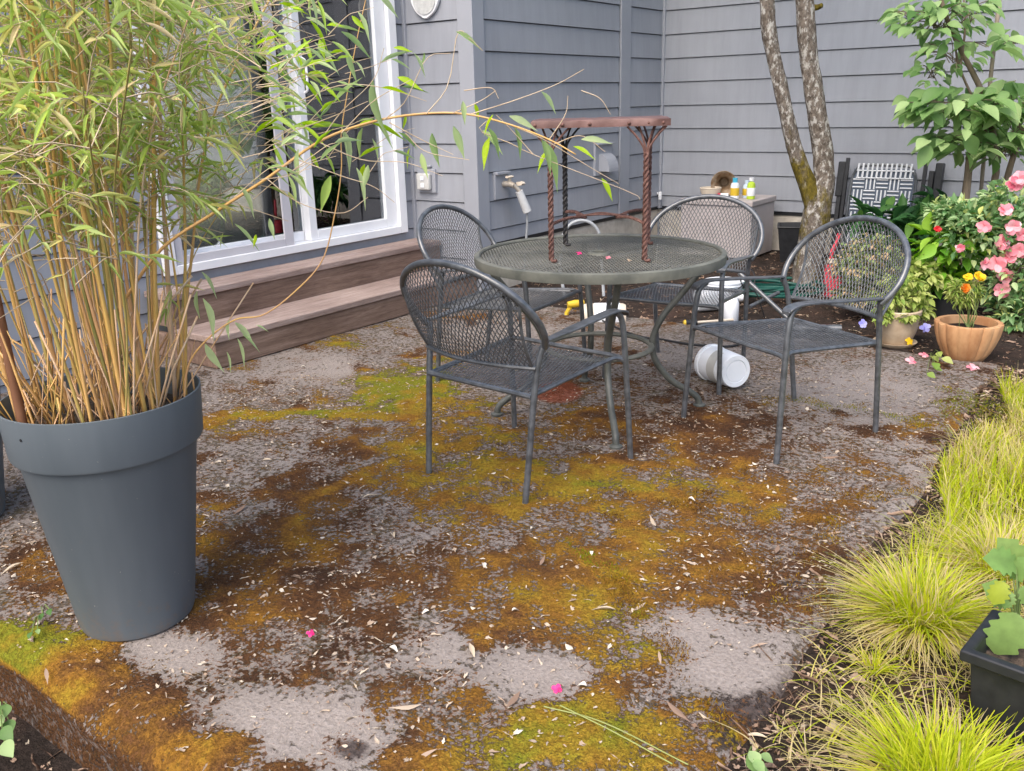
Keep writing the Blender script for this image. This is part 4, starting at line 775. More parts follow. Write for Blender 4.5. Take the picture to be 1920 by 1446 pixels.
# reddish wooden stake in the planter
sk = thing('garden_stake', 'dark red-brown wooden stake leaning in the grey planter at the left edge', 'stake', POT+(0, 0, .575))
mb = MB(); a, b_ = PY(48, 820, 2.06)-BZ, PY(-25, 480, 2.06)-BZ; mb.tube(np.linspace(a, b_, 8), .0115, 10); mb.build('shaft', M['stake'], sk)
mb = MB(); mb.tube([b_, b_+(b_-a)*.03], [.0115, .004], 10); mb.build('tip', M['stake'], sk)

# ------------------------------------------------------------------ storage box against the wall and what stands on it
bxo = UW(7.46, -2.93+.0, 0)
bx = thing('storage_box', 'taupe plastic garden storage box against the grey siding', 'storage box', UW(7.47, -3.15, .0), -AZ)
bw, bd, bh = .31, .26, .505
mb = MB(); mb.box(-bw, bw, -bd, bd, .03, bh-.05)
for x in (-bw-.006, bw-.05): mb.box(x, x+.056, -bd-.006, -bd+.02, .02, bh-.05)
mb.box(-.06, .06, -bd-.005, -bd, .05, bh-.1); mb.build('body', M['boxplastic'], bx, bevel=.006)
mb = MB(); mb.box(-bw-.012, bw+.012, -bd-.014, bd+.012, bh-.048, bh); mb.build('lid', M['boxplastic'], bx, bevel=.008)
mb = MB(); mb.tube([(bw+.012, -bd+.05, bh-.09), (bw+.018, -bd+.05, bh-.09)], .012, 10); mb.build('hinge_cap', M['blackplastic'], bx)
def onbox(x, y): p = UW(7.47+y, -3.15+x, bh+.001); return p
def bottle(name, label, x, y, r, h, body, cap, caph=.03, spray=False):
    t = thing(name, label, 'bottle', onbox(x, y), rng.uniform(0, 6)); mb = MB(); mb.lathe([(0, 0), (r*.95, 0), (r, .006), (r, h*.62), (r*.85, h*.74), (r*.42, h*.80), (r*.42, h-caph)], 24); bdy = mb.build('body', M[body], t)
    mb = MB(); mb.lathe([(r*.5, h-caph), (r*.56, h-caph+.002), (r*.56, h), (0, h+.001)], 20); mb.build('cap', M[cap], t)
    mb = MB(); mb.lathe([(r+.0007, h*.15), (r+.0012, h*.16), (r+.0012, h*.52), (r+.0007, h*.53)], 24); mb.build('label_band', M['yellow' if body != 'lime' else 'white'], bdy)
    return t
bottle('bottle', 'small white spray bottle with a blue cap on the storage box', .10, -.12, .036, .17, 'bucket', 'cyan', .055)
bottle('bottle', 'pale frosted plastic bottle between the blue cap bottle and the lime bottle', .165, -.02, .034, .145, 'clear', 'clear', .03)
bottle('bottle', 'lime green bottle with a white cap on the storage box corner', .235, -.10, .034, .175, 'lime', 'white', .03)
t = thing('packet', 'small red and white packet lying by the blue capped bottle', 'packet', onbox(.02, -.17), .3 - AZ); mb = MB(); mb.box(-.045, .045, -.02, .02, 0, .045); mb.build('wrapper', M['white'], t, bevel=.008); mb = MB(); mb.box(-.046, -.02, -.021, .021, .002, .046); mb.build('red_end', M['red'], t, bevel=.004)
t = thing('horn', 'round tarnished brass horn mouth facing out on the storage box', 'horn', onbox(-.06, .02), -AZ+.38)
mb = MB(); th_ = np.linspace(0, 2*math.pi, 40, endpoint=False); pr = [(.105, 0), (.108, .004), (.100, .012), (.075, .04), (.055, .09), (.042, .17), (.038, .22), (0, .222), (0, .20), (.03, .20), (.035, .16), (.048, .08), (.068, .036), (.09, .012), (.105, 0)]
mb.lathe(pr, 40); v = mb.v[-1]; mb.v[-1] = np.stack([v[:, 0], v[:, 2]-.10, v[:, 1]+.115], 1); mb.build('bell', M['brass'], t)
mb = MB(); mb.box(-.05, .05, -.06, .10, 0, .045); mb.build('stand', M['cream'], t, bevel=.01)
t = thing('basket', 'low pale cream basket on the storage box seen through the chair mesh', 'basket', onbox(-.10, -.16), -AZ); mb = MB(); mb.lathe([(0, .003), (.06, .003), (.085, .06), (.09, .085), (.084, .085), (.078, .06), (.056, .01), (0, .01)], 28); mb.build('bowl', M['cream'], t)
mb = MB(); q = np.linspace(0, 2*math.pi, 28, endpoint=False); mb.tube(np.stack([.087*np.cos(q), .087*np.sin(q), .085+0*q], 1), .006, 6, closed=True); mb.build('rim', M['cream'], t)
# black trays by the tree
p = UW(7.45, -2.52, 0); t = thing('black_tub', 'square black plastic tub behind the tree trunk by the storage box', 'tub', p, -AZ+.35)
mb = MB(); a_, b2, hh = .13, .165, .30; V = [(-a_, -a_, 0), (a_, -a_, 0), (a_, a_, 0), (-a_, a_, 0), (-b2, -b2, hh), (b2, -b2, hh), (b2, b2, hh), (-b2, b2, hh), (-b2+.012, -b2+.012, hh), (b2-.012, -b2+.012, hh), (b2-.012, b2-.012, hh), (-b2+.012, b2-.012, hh), (-a_+.012, -a_+.012, .02), (a_-.012, -a_+.012, .02), (a_-.012, a_-.012, .02), (-a_+.012, a_-.012, .02)]
F = [(3, 2, 1, 0)]+[(i+4*j, (i+1) % 4+4*j, (i+1) % 4+4*(j+1), i+4*(j+1)) for j in range(3) for i in range(4)]+[(12, 13, 14, 15)]; mb.add(V, F); mb.build('body', M['blackplastic'], t, smooth=False)
mb = MB(); mb.tube([(-b2, -b2, hh), (b2, -b2, hh), (b2, b2, hh), (-b2, b2, hh)], .009, 6, closed=True); mb.build('rim', M['blackplastic'], t)

# ------------------------------------------------------------------ folded webbing chair leaning on the wall
t = thing('folding_chair', 'folded lawn chair with white woven webbing leaning on the grey wall', 'folding chair', UW(7.66, -1.95, 0), -AZ, rot=(math.radians(-8), 0, -AZ))
mb = MB()
for x in (-.345, .345): mb.box(x-.018, x+.018, -.02, .02, .0, .74)
for x in (-.30, .30): mb.box(x-.014, x+.014, -.045, -.015, .02, .83); 
mb.tube([(-.30, -.03, .1), (.30, -.03, .1)], .012, 8); mb.build('leg_frame', M['blackplastic'], t, bevel=.004)
for x in (-.345, .40): mb = MB(); mb.box(x-.03, x+.03, -.03, .03, .52, .80); mb.build('armrest', M['blackplastic'], t, bevel=.008)
mb = MB(); mb.tube(smooth_path([(-.25, -.05, .12), (-.25, -.05, .60), (-.22, -.05, .73), (-.15, -.05, .77), (.15, -.05, .77), (.22, -.05, .73), (.25, -.05, .60), (.25, -.05, .12)], 50), .012, 8); mb.build('seat_frame', M['iron'], t)
mb = MB(); mb.box(-.235, .235, -.052, -.048, .14, .745); mb.build('webbing', M['dark_web'], t)
mb = MB(); bsz = .092
for i in range(5):
    for j in range(6):
        x0, z0 = -.235+i*bsz+.003, .14+j*.088+.003
        for k in range(3):
            o_ = (k+.5)*bsz/3
            if (i+j) % 2: mb.tube([(x0, -.056, z0+o_), (x0+bsz-.004, -.056, z0+o_)], .0062, 6)
            else: mb.tube([(x0+o_, -.057, z0), (x0+o_, -.057, z0+.084)], .0062, 6)
for k in range(12):
    x = -.20+k*.0365
    for z0 in (.672, .735): mb.tube([(x, -.066, z0), (x+.004, -.068, z0+.052)], .008, 6)
for z0 in (.672, .73): mb.tube([(-.21, -.064, z0), (.225, -.064, z0)], .006, 6)
mb.build('white_cords', M['white_cord'], t)

# ------------------------------------------------------------------ tree
TB = G(1510, 548); TB[2] = gz_at(TB)
Yt = TB[1]
tr = thing('tree', 'two stemmed tree with lichen spotted bark in front of the grey siding', 'tree', TB)
def limb(pts, rad, mossf):
    p = smooth_path([PY(x, y, Y)-TB for x, y, Y in pts], 60); n_ = len(p); rad = .82*np.interp(np.linspace(0, 1, n_), np.linspace(0, 1, len(rad)), rad)
    mb = MB(); th = np.linspace(0, 2*math.pi, 20, endpoint=False); mb.tube(p, rad, 20); v = mb.v[-1]; k = np.repeat(np.arange(n_), 20); c = p[k]; d = v-c
    nz_ = vnoise(v[:, 2], np.tile(th, n_), 7, 31)+.5*vnoise(v[:, 2], np.tile(th, n_)*3, 22, 32); mb.v[-1] = c+d*(1+.22*(nz_-.75))[:, None]; mb.a[-1] = np.interp(k/(n_-1), np.linspace(0, 1, len(mossf)), mossf); return mb
mb = limb([(1508, 565, Yt), (1512, 520, Yt), (1522, 460, Yt), (1532, 400, Yt), (1545, 340, Yt), (1542, 280, Yt), (1530, 200, Yt), (1516, 100, Yt), (1508, 0, Yt), (1505, -80, Yt), (1520, -330, Yt), (1500, -620, Yt)], [.135, .112, .107, .115, .085, .078, .074, .070, .068, .062, .05, .03], [.5, .5, .45, .55, .42, .2, .22, .12, .15, .3, .1, .1]); mb.build('trunk', M['bark'], tr, attr=True, smooth='all')
mb = limb([(1530, 395, Yt), (1510, 335, Yt), (1490, 280, Yt), (1474, 210, Yt), (1456, 130, Yt), (1442, 60, Yt), (1438, 0, Yt), (1435, -90, Yt), (1390, -320, Yt), (1330, -600, Yt-.2)], [.085, .072, .058, .055, .055, .056, .056, .05, .04, .025], [.55, .62, .5, .32, .35, .3, .3, .2, .1, .1]); mb.build('limb', M['bark'], tr, attr=True, smooth='all')
mb = limb([(1518, 15, Yt), (1532, 14, Yt-.02), (1541, 10, Yt-.05)], [.03, .022, .018], [.8, .9, .9]); mb.build('branch_stub', M['bark'], tr, attr=True, smooth='all')
BROAD = leaf_tpl([.02, .55, .85, .95, .8, .45, .03], .22, .16, 2)
o_ = PY(1460, -780, Yt)-TB; k = 2200; O = o_+rng.normal(0, 1, (k, 3))*np.array([.9, .9, .5]); O = O[O[:, 2] > 2.75]; k = len(O)
V, F, r = scatter(BROAD, O, rng.normal(0, 1, (k, 3)), np.tile([0, 0, 1.0], (k, 1))+rng.normal(0, .3, (k, 3)), rng.uniform(.08, .13, k), rng.uniform(.025, .035, k)); fast_mesh('crown', V, F, M['shrub'], tr, r)

# ------------------------------------------------------------------ garden plants
def stems(mb, base, tops, r0=.006, r1=.002, bow=.05):
    for q in tops:
        m_ = (np.array(base)+np.array(q))/2+rng.normal(0, bow, 3); mb.tube(smooth_path([base, m_, q], 10), np.linspace(r0, r1, 10), 6)
def bushy(name, label, cat, base, centers, n, L, mat, stem='stem', wid=.3, tpl=BROAD, droop=-.2, group=None, r0=.007, up=1.0):
    t = thing(name, label, cat, base, 0, group); base = np.array(base, float); mb = MB(); O = []; D = []; 
    cs = [(np.array(c)-base, np.array(s)) for c, s in centers]
    for c, s in cs:
        stems(mb, (rng.normal(0, .01), rng.normal(0, .01), 0), [c+rng.normal(0, .3, 3)*s for _ in range(4)], r0, r0*.3)
        m_ = int(n/len(cs)); q = rng.normal(0, 1, (m_, 3)); q /= np.linalg.norm(q, axis=1)[:, None]; q *= rng.uniform(.25, 1, (m_, 1))**.6; P_ = c+q*s; P_[:, 2] = np.maximum(P_[:, 2], .02)
        O.append(P_); D.append(q*np.array([1, 1, .5])+rng.normal(0, .4, (m_, 3))+np.array([0, 0, droop]))
    mb.build('stems', M[stem], t); O = np.concatenate(O); D = np.concatenate(D); k = len(O); S = rng.uniform(.7, 1.25, k)*L
    V, F, r = scatter(tpl, O, D, np.tile([0, 0, up], (k, 1))+rng.normal(0, .3, (k, 3)), S, S*wid); fast_mesh('foliage', V, F, M[mat], t, r); return t
PET = leaf_tpl([.15, .75, 1.0, .95, .5], .25, .1)
def flower(parent, at, d, size, mat, n=5, layers=2, name='flower'):
    O = []; D = []; N = []; d = np.array(d, float); d /= np.linalg.norm(d); a = np.cross(d, [0.3, .2, 1]); a /= np.linalg.norm(a); b_ = np.cross(d, a)
    for ly in range(layers):
        for k in range(n):
            t = 2*math.pi*(k+.5*ly)/n+rng.normal(0, .12); O.append(np.array(at)); D.append(a*math.cos(t)+b_*math.sin(t)+d*(.25+.5*ly)); N.append(d+rng.normal(0, .28, 3))
    k = len(O); V, F, r = scatter(PET, np.array(O), np.array(D), np.array(N), size*rng.uniform(.8, 1.1, k), size*.42, np.clip(rng.normal(.5, .3, k), 0, 1)); o = fast_mesh(name, V, F, M[mat], parent, r); return o
# tall broad leaved shrub by the right edge
SY = 6.1; sbase = PY(1812, 520, SY); sbase[2] = gz_at(sbase)
t = thing('broadleaf_shrub', 'tall shrub with large pale green leaves in front of the right siding', 'shrub', sbase); mb = MB(); P_ = lambda x, y, Y=SY: PY(x, y, Y)-sbase
for pts, r in [([(1806, 520), (1808, 400), (1815, 330), (1822, 270), (1850, 190)], .034), ([(1830, 520), (1850, 390), (1868, 320), (1858, 230), (1840, 170), (1800, 90), (1770, 20), (1755, -60)], .026), ([(1860, 500), (1880, 370), (1905, 280), (1940, 200)], .028), ([(1868, 300), (1830, 200), (1797, 120), (1790, 60)], .011), ([(1800, 130), (1810, 40), (1800, -60)], .009)]:
    q = smooth_path([P_(*a) for a in pts], 26); mb.tube(q, np.linspace(r, r*.45, 26), 10)
mb.build('trunk', M['trunk'], t)
O = []; D = []; S = []; tw = MB()
for cx, cy, rx, ry, n, L in [(1820, 190, 120, 28, 60, .20), (1790, 205, 85, 25, 34, .18), (1890, 185, 70, 40, 40, .19), (1790, 100, 65, 30, 34, .12), (1745, 130, 40, 28, 20, .10), (1760, 30, 85, 40, 60, .14), (1810, 20, 60, 40, 34, .15), (1700, 20, 40, 20, 12, .14), (1820, 260, 85, 30, 46, .18), (1775, 262, 50, 20, 12, .19), (1885, 270, 60, 40, 30, .17), (1905, 70, 40, 20, 10, .18), (1850, 80, 50, 14, 6, .22), (1905, 225, 50, 30, 24, .18), (1725, 205, 30, 14, 7, .16)]:
    for k in range(int(n*1.3)):
        a = rng.uniform(0, 2*math.pi); q = math.sqrt(rng.random()); x, y = cx+rx*q*math.cos(a), cy+ry*q*math.sin(a); o = P_(x, y, SY+rng.uniform(-.35, .3)); O.append(o); D.append(np.array([math.cos(a)*1.0+rng.normal(0, .4), rng.normal(-.3, .5), -.15-.4*abs(rng.normal(0, .5))])); S.append(L*.8*rng.uniform(.6, 1.15))
        if k % 4 == 0: tw.tube(smooth_path([P_(cx+rng.uniform(-10, 10), cy+ry*.6), (o+P_(cx, cy))/2, o], 8), .0028, 5)
k = len(O); S = np.array(S); V, F, r = scatter(BROAD, np.array(O), np.array(D), np.tile([0, -.35, 1.0], (k, 1))+rng.normal(0, .25, (k, 3)), S, S*.30); fast_mesh('foliage', V, F, M['shrub'], t, r); tw.build('twigs', M['trunk'], t)
po = PY(1855, 300, 6.45); po[2] = gz_at(po)
t = thing('garden_pole', 'thin pale wooden pole standing upright through the tall shrub', 'pole', po); mb = MB(); mb.tube([(0, 0, -.05), PY(1858, 140, 6.45)-po, PY(1874, 0, 6.45)-po, PY(1884, -90, 6.45)-po], .014, 8); mb.build('shaft', M['bamboo_pole'], t); mb = MB(); q = PY(1872, 18, 6.45)-po; mb.tube([q-(0, 0, .01), q+(0, 0, .01)], .0175, 8); mb.build('knot', M['bamboo_pole'], t)
# dark leaved plant before the folding chair, and pale flowered plant seen through the chair mesh
def at_px(px, py, Y): p = PY(px, py, Y); p[2] = gz_at(p); return p
b_ = at_px(1690, 470, 6.7)
bushy('dark_leaf_plant', 'dark green leafy plant in front of the white webbing chair', 'plant', b_, [(PY(1690, 425, 6.6), (.28, .2, .10)), (PY(1752, 395, 6.6), (.12, .15, .12)), (PY(1740, 430, 6.4), (.15, .15, .14)), (PY(1650, 415, 6.6), (.17, .15, .08))], 260, .15, 'darkleaf', wid=.20)
b_ = at_px(1625, 600, 5.5)
bushy('pale_flowering_plant', 'pale green plant with peach flower heads seen through the mesh chair back', 'plant', b_, [(PY(1635, 470, 5.5), (.16, .14, .09)), (PY(1600, 500, 5.4), (.12, .12, .09)), (PY(1660, 520, 5.4), (.13, .12, .10)), (PY(1610, 550, 5.4), (.15, .13, .07))], 1500, .042, 'sedum', wid=.3)
# azalea with pink flowers
b_ = at_px(1890, 600, 5.35)
az = bushy('azalea_bush', 'bush covered in pink blossoms at the right picture edge', 'bush', b_, [(PY(1850, 440, 5.3), (.26, .2, .17)), (PY(1905, 380, 5.4), (.22, .2, .14)), (PY(1900, 520, 5.2), (.22, .2, .18)), (PY(1830, 420, 5.4), (.20, .18, .12)), (PY(1925, 590, 5.1), (.22, .2, .16)), (PY(1780, 400, 5.5), (.13, .15, .07)), (PY(1960, 450, 5.3), (.22, .2, .25))], 3600, .055, 'azalea', stem='trunk', wid=.24, droop=.1)
fl = [(1905, 345, .055), (1885, 395, .05), (1900, 425, .055), (1845, 425, .045), (1880, 455, .055), (1910, 470, .055), (1845, 495, .04), (1800, 465, .03), (1870, 495, .06), (1893, 485, .05), (1885, 518, .055), (1880, 545, .055), (1910, 335, .05), (1830, 530, .02), (1918, 440, .05)]
for x, y, s in fl:
    q = PY(x, y, 5.08+rng.uniform(-.05, .05)); flower(az, q-b_, (-.3+rng.normal(0, .45), -1, .5+rng.normal(0, .35)), s*.85, 'pink')
# bright hydrangea like plant in a black pot
b_ = G(1772, 592, 0); b_[2] = gz_at(b_)
t = bushy('potted_plant', 'bright green leafy plant in a black pot behind the ribbed terracotta pot', 'plant', b_+(0, 0, .19), [(PY(1765, 460, b_[1]), (.15, .13, .09)), (PY(1800, 480, b_[1]), (.15, .13, .10)), (PY(1760, 520, b_[1]), (.15, .13, .08)), (PY(1810, 440, b_[1]), (.10, .10, .08))], 190, .11, 'brightleaf', wid=.30)
mb = MB(); mb.lathe([(0, -.19), (.10, -.19), (.125, 0), (.13, .02), (.122, .02), (.118, -.01), (0, -.012)], 32); mb.build('pot', M['blackplastic'], t)
flower(t, PY(1758, 430, b_[1]-.1)-t.location, (0, -1, .5), .022, 'redf')
# ribbed terracotta pot with marigolds
b_ = G(1808, 668); b_[2] = gz_at(b_)+.0
t = thing('terracotta_pot', 'ribbed round terracotta pot holding marigolds', 'pot', b_)
rib = lambda th, z: 1+.060*(np.abs(np.sin(th*8))**.55-.7)*np.clip(z/.02, .2, 1)
mb = MB(); k = .94; mb.lathe([(r*k, z*k) for r, z in [(0, 0), (.085, 0), (.098, .008), (.125, .05), (.147, .10), (.163, .15), (.170, .19), (.172, .205), (.171, .216), (.165, .219)]], 180, rmod=rib); mb.lathe([(r*k, z*k) for r, z in [(.166, .219), (.145, .217), (.140, .205), (.135, .17)]], 90); mb.build('bowl', M['terracotta'], t)
mb = MB(); mb.lathe([(.138*k, .175*k), (.08, .182*k), (0, .188*k)], 32); mb.build('soil', M['soil'], t)
mt_ = bushy('marigold', 'feathery marigold with one orange bloom in the ribbed terracotta pot', 'plant', b_+(.0, 0, .17), [(PY(1805, 560, b_[1]), (.06, .05, .035)), (PY(1822, 545, b_[1]), (.05, .05, .05)), (PY(1790, 545, b_[1]), (.03, .04, .04))], 420, .035, 'trail', wid=.10, r0=.003)
flower(mt_, PY(1809, 541, b_[1]-.03)-mt_.location, (0, -1, .5), .026, 'marigold', 7, 3); flower(mt_, PY(1836, 520, b_[1]-.03)-mt_.location, (.3, -.8, .9), .03, 'yellowf', 8, 3); flower(mt_, PY(1815, 520, b_[1]-.03)-mt_.location, (-.4, -.8, .9), .024, 'yellowf', 8, 2)
# beige clay pot with trailing plant
b_ = G(1678, 640); b_[2] = gz_at(b_)
t = thing('clay_pot', 'round beige clay pot on a saucer holding a trailing plant', 'pot', b_)
mb = MB(); mb.lathe([(0, .012), (.075, .012), (.082, .02), (.108, .09), (.113, .15), (.112, .175), (.122, .178), (.124, .20), (.118, .206), (.108, .203), (.104, .17), (0, .165)], 48); mb.build('body', M['beige'], t)
mb = MB(); mb.lathe([(0, 0), (.095, 0), (.112, .016), (.115, .022), (.108, .022), (.09, .010), (0, .010)], 40); mb.build('saucer', M['beige'], t)
tp_ = bushy('trailing_plant', 'pale yellow-green plant trailing over the beige clay pot', 'plant', b_+(0, 0, .165), [(PY(1670, 560, b_[1]), (.12, .11, .04)), (PY(1715, 555, b_[1]), (.09, .09, .06)), (PY(1690, 530, b_[1]), (.10, .1, .04)), (PY(1655, 590, b_[1]-.1), (.03, .02, .05)), (PY(1700, 610, b_[1]-.1), (.03, .02, .06)), (PY(1725, 590, b_[1]), (.05, .05, .06))], 640, .045, 'trail', wid=.26, r0=.002, droop=-.4)
for x, y, mt2, s in ((1650, 600, 'violet', .028), (1618, 608, 'violet', .026), (1735, 615, 'violet', .03), (1705, 640, 'yellowf', .022)): flower(tp_, PY(x, y, b_[1]-.10)-tp_.location, (0, -1, .5), s, mt2, 5, 1)
b_ = at_px(1735, 545, 5.35)
bushy('yellow_green_plant', 'low yellow-green leafy plant in the soil behind the beige pot', 'plant', b_, [(PY(1735, 520, 5.35), (.14, .1, .07)), (PY(1710, 500, 5.4), (.10, .1, .05))], 260, .06, 'trail', wid=.3)
# red plastic watering thing behind the mesh chair back
b_ = G(1559, 556); b_[2] = gz_at(b_)
t = thing('red_canister', 'pink-red plastic canister standing behind the right mesh chair', 'canister', b_, .2)
mb = MB(); mb.lathe([(0, 0), (.052, 0), (.060, .008), (.060, .205), (.054, .22), (.025, .228), (.025, .245), (0, .247)], 28); mb.build('body', M['red'], t)
mb = MB(); mb.tube(smooth_path([(-.02, 0, .24), (-.025, 0, .30), (.0, 0, .36), (.02, 0, .43)], 16), [.014]*16, 8); mb.build('handle', M['red'], t)
mb = MB(); mb.lathe([(0, .235), (.03, .235), (.032, .262), (0, .264)], 20, (-.02, 0, 0)); mb.build('cap', M['cream'], t)

# ------------------------------------------------------------------ things lying on the ground behind the table
def coil(name, label, mat, c, r, turns, rad, jit=.03, zz=.02, group=None, cat='hose', fit=(1, 1)):
    q = np.linspace(0, 2*math.pi*turns, int(26*turns)); j = np.cumsum(rng.normal(0, .035, (len(q), 2)), 0); j -= np.linspace(0, 1, len(q))[:, None]*j[-1]
    rr = r*(1+.25*np.sin(q*.37+1)+.1*np.sin(q*1.3)); z = gz_at(c)+zz+rad+.011*(np.arange(len(q))/26)+.05*np.abs(np.sin(q*.83+1))**2*rng.uniform(.6, 1); p = np.stack([c[0]+fit[0]*rr*np.cos(q)+j[:, 0]*jit*10, c[1]+fit[1]*rr*np.sin(q)+j[:, 1]*jit*10, z], 1)
    mb = MB(); mb.tube(p, rad, 8); o = mb.build(name, M[mat], None); tag(o, label, cat, group); return o
coil('garden_hose', 'loosely coiled dark green garden hose lying on the soil behind the chairs', 'hose_green', G(1440, 562), .25, 5, .011, fit=(1.15, .7))
coil('garden_hose', 'thin grey hose coiled near the wall behind the round table', 'hose_grey', G(1010, 575), .26, 3, .010, fit=(1.5, .6))
mb = MB(); c = PY(1090, 452, 6.2); q = np.linspace(-.35, math.pi+.35, 30); mb.tube(np.stack([c[0]+.13*np.cos(q), 0*q+c[1], c[2]+.14*np.sin(q)], 1), .011, 8); pp = mb.v[-1]; 
mb.tube(smooth_path([(c[0]-.12, c[1], c[2]-.04), (c[0]-.15, c[1], .25), (c[0]-.12, c[1]-.05, .03)], 14), .011, 8); mb.tube(smooth_path([(c[0]+.12, c[1], c[2]-.04), (c[0]+.14, c[1], .25), (c[0]+.15, c[1]-.05, .03)], 14), .011, 8)
tag(mb.build('hoop_stake', M['hose_grey']), 'grey arched tube standing up behind the round table', 'hoop')
mb = MB(); mb.tube(smooth_path([np.array(G(*q))+(0, 0, .012) for q in ((1130, 605), (1190, 632), (1240, 640), (1300, 650), (1370, 653), (1400, 640), (1440, 610))], 50), .006, 8); tag(mb.build('cable', M['cable']), 'thin black cable lying across the back of the patio', 'cable')
mb = MB(); q = np.linspace(0, 2*math.pi*1.15, 40); c = PY(1402, 522, 5.5); mb.tube(np.stack([c[0]+.045*np.cos(q), 0*q+c[1]+.02*np.sin(q), c[2]+.06*np.sin(q)], 1), .004, 6); mb.tube(smooth_path([c+(.0, 0, -.06), c+(.06, 0, -.1), c+(.1, 0, -.2), (c[0]+.12, c[1], .0)], 16), .004, 6); mb.tube(smooth_path([c+(.045, .0, .0), c+(-.05, 0, -.06), c+(-.12, 0, -.16), (c[0]-.14, c[1], .0)], 16), .004, 6); tag(mb.build('cable', M['cable']), 'looped thin black cable by the white jugs', 'cable')
# white bucket lying on its side on the patio
bc, bf = G(1367, 735), None; ax = np.array([.33, -.94, 0]); ax /= np.linalg.norm(ax)
t = thing('bucket', 'white plastic bucket lying on its side under the right mesh chair', 'bucket', (1.02, 4.16, .089), math.atan2(ax[1], ax[0]), rot=(0, math.radians(90-3), math.atan2(ax[1], ax[0])))
t.scale = (.92, .92, .92)
mb = MB(); mb.lathe([(0, .116), (.055, .116), (.056, .113), (.060, .113), (.061, .118), (.082, .118), (.086, .112), (.094, -.085), (.094, -.10), (.100, -.102), (.100, -.125), (.094, -.127), (.088, -.11), (.080, .105), (0, .107)], 56); mb.build('shell', M['bucket'], t)
mb = MB(); mb.lathe([(.0925, -.02), (.0935, -.02), (.0915, .05), (.0905, .05)], 56); v = mb.v[-1]; mb.f = [f for f in mb.f if all(v[i][1] < -.03 for i in f)]; mb.build('paper_label', M['outlet'], t)
# white jugs and roll
def jug(at, label, rz, s=1.0, lie=True):
    t = thing('jug', label, 'jug', at, rz, 'white plastic jugs on the soil', rot=(0, math.radians(90) if lie else 0, rz)); mb = MB(); mb.lathe([(0, 0), (.07*s, 0), (.078*s, .01*s), (.078*s, .19*s), (.06*s, .235*s), (.028*s, .26*s), (.024*s, .285*s)], 36); mb.build('body', M['bucket'], t)
    mb = MB(); mb.lathe([(.028*s, .283*s), (.03*s, .284*s), (.03*s, .31*s), (0, .311*s)], 24); mb.build('cap', M['white'], t); return t
b_ = G(1320, 580); jug((b_[0]-.05, b_[1], gz_at(b_)+.08), 'upper left white plastic jug lying behind the right chair arm', .15, 1.0)
b_ = G(1372, 600); jug((b_[0], b_[1]+.03, gz_at(b_)), 'white plastic jug standing upright beside the green hose', 1.0, .62, False)
b_ = G(1345, 585); t = thing('white_tub', 'low white plastic tub beside the jugs on the soil', 'tub', (b_[0]+.12, b_[1]+.35, gz_at(b_)), .4); mb = MB(); mb.lathe([(0, 0), (.10, 0), (.125, .12), (.132, .125), (.13, .14), (.118, .13), (.095, .012), (0, .012)], 36); mb.build('shell', M['bucket'], t); mb = MB(); mb.lathe([(0, .141), (.134, .141), (.136, .152), (0, .156)], 36); mb.build('lid', M['bucket'], t)
b_ = PY(1120, 545, 5.6); t = thing('plastic_canister', 'white plastic canister lying on its side behind the table ring', 'canister', (b_[0], b_[1], gz_at(b_)+.16), 0, rot=(0, math.radians(90), -.1)); mb = MB(); mb.lathe([(0, -.10), (.055, -.10), (.075, -.085), (.08, -.06), (.08, .16), (.07, .18), (0, .18)], 36); mb.build('body', M['cream'], t); mb = MB(); mb.lathe([(.081, -.02), (.0825, -.018), (.0825, .14), (.081, .142)], 36); mb.build('wrap', M['bucket'], t)
t = thing('milk_crate', 'low black crate under the white canister behind the table', 'crate', (b_[0]+.10, b_[1]+.02, gz_at(b_)), .2); mb = MB()
for z in (0.0, .035, .065): mb.box(-.24, .24, -.12, -.105, z, z+.02); mb.box(-.24, .24, .105, .12, z, z+.02); mb.box(-.24, -.225, -.105, .105, z, z+.02); mb.box(.225, .24, -.105, .105, z, z+.02)
for x in (-.22, -.1, .02, .12, .2):
    for y in (-.118, .107): mb.box(x, x+.02, y, y+.011, 0, .085)
mb.build('sides', M['blackplastic'], t, smooth=False); mb = MB(); mb.box(-.222, .222, -.103, .103, .06, .07); mb.build('shelf', M['blackplastic'], t)
b_ = PY(1078, 531, 5.75); t = thing('yellow_nozzle', 'yellow plastic hose nozzle behind the table rim', 'nozzle', (b_[0], b_[1], gz_at(b_)+.21), .3, rot=(0, 1.5, .2)); mb = MB(); mb.tube([(0, 0, -.05), (0, 0, 0), (0, 0, .06)], [.02, .026, .018], 12); mb.build('barrel', M['yellow'], t); mb = MB(); mb.tube([(0, 0, -.02), (.05, 0, -.06), (.21, .0, -.08)], .014, 8); mb.build('grip', M['yellow'], t)
b_ = G(1300, 607); t = thing('hand_tool', 'grey hand tool with a yellow tipped grip lying on the soil', 'tool', (b_[0], b_[1], gz_at(b_)+.025), .1); mb = MB(); mb.tube([(-.05, 0, 0), (.02, 0, 0)], .02, 12); mb.build('grip', M['blackplastic'], t); mb = MB(); mb.tube([(-.062, 0, 0), (-.05, 0, 0)], [.014, .02], 12); mb.build('grip_end', M['yellow'], t); mb = MB(); mb.tube([(.02, 0, 0), (.26, .02, 0)], .008, 8); mb.build('shaft', M['cream'], t)
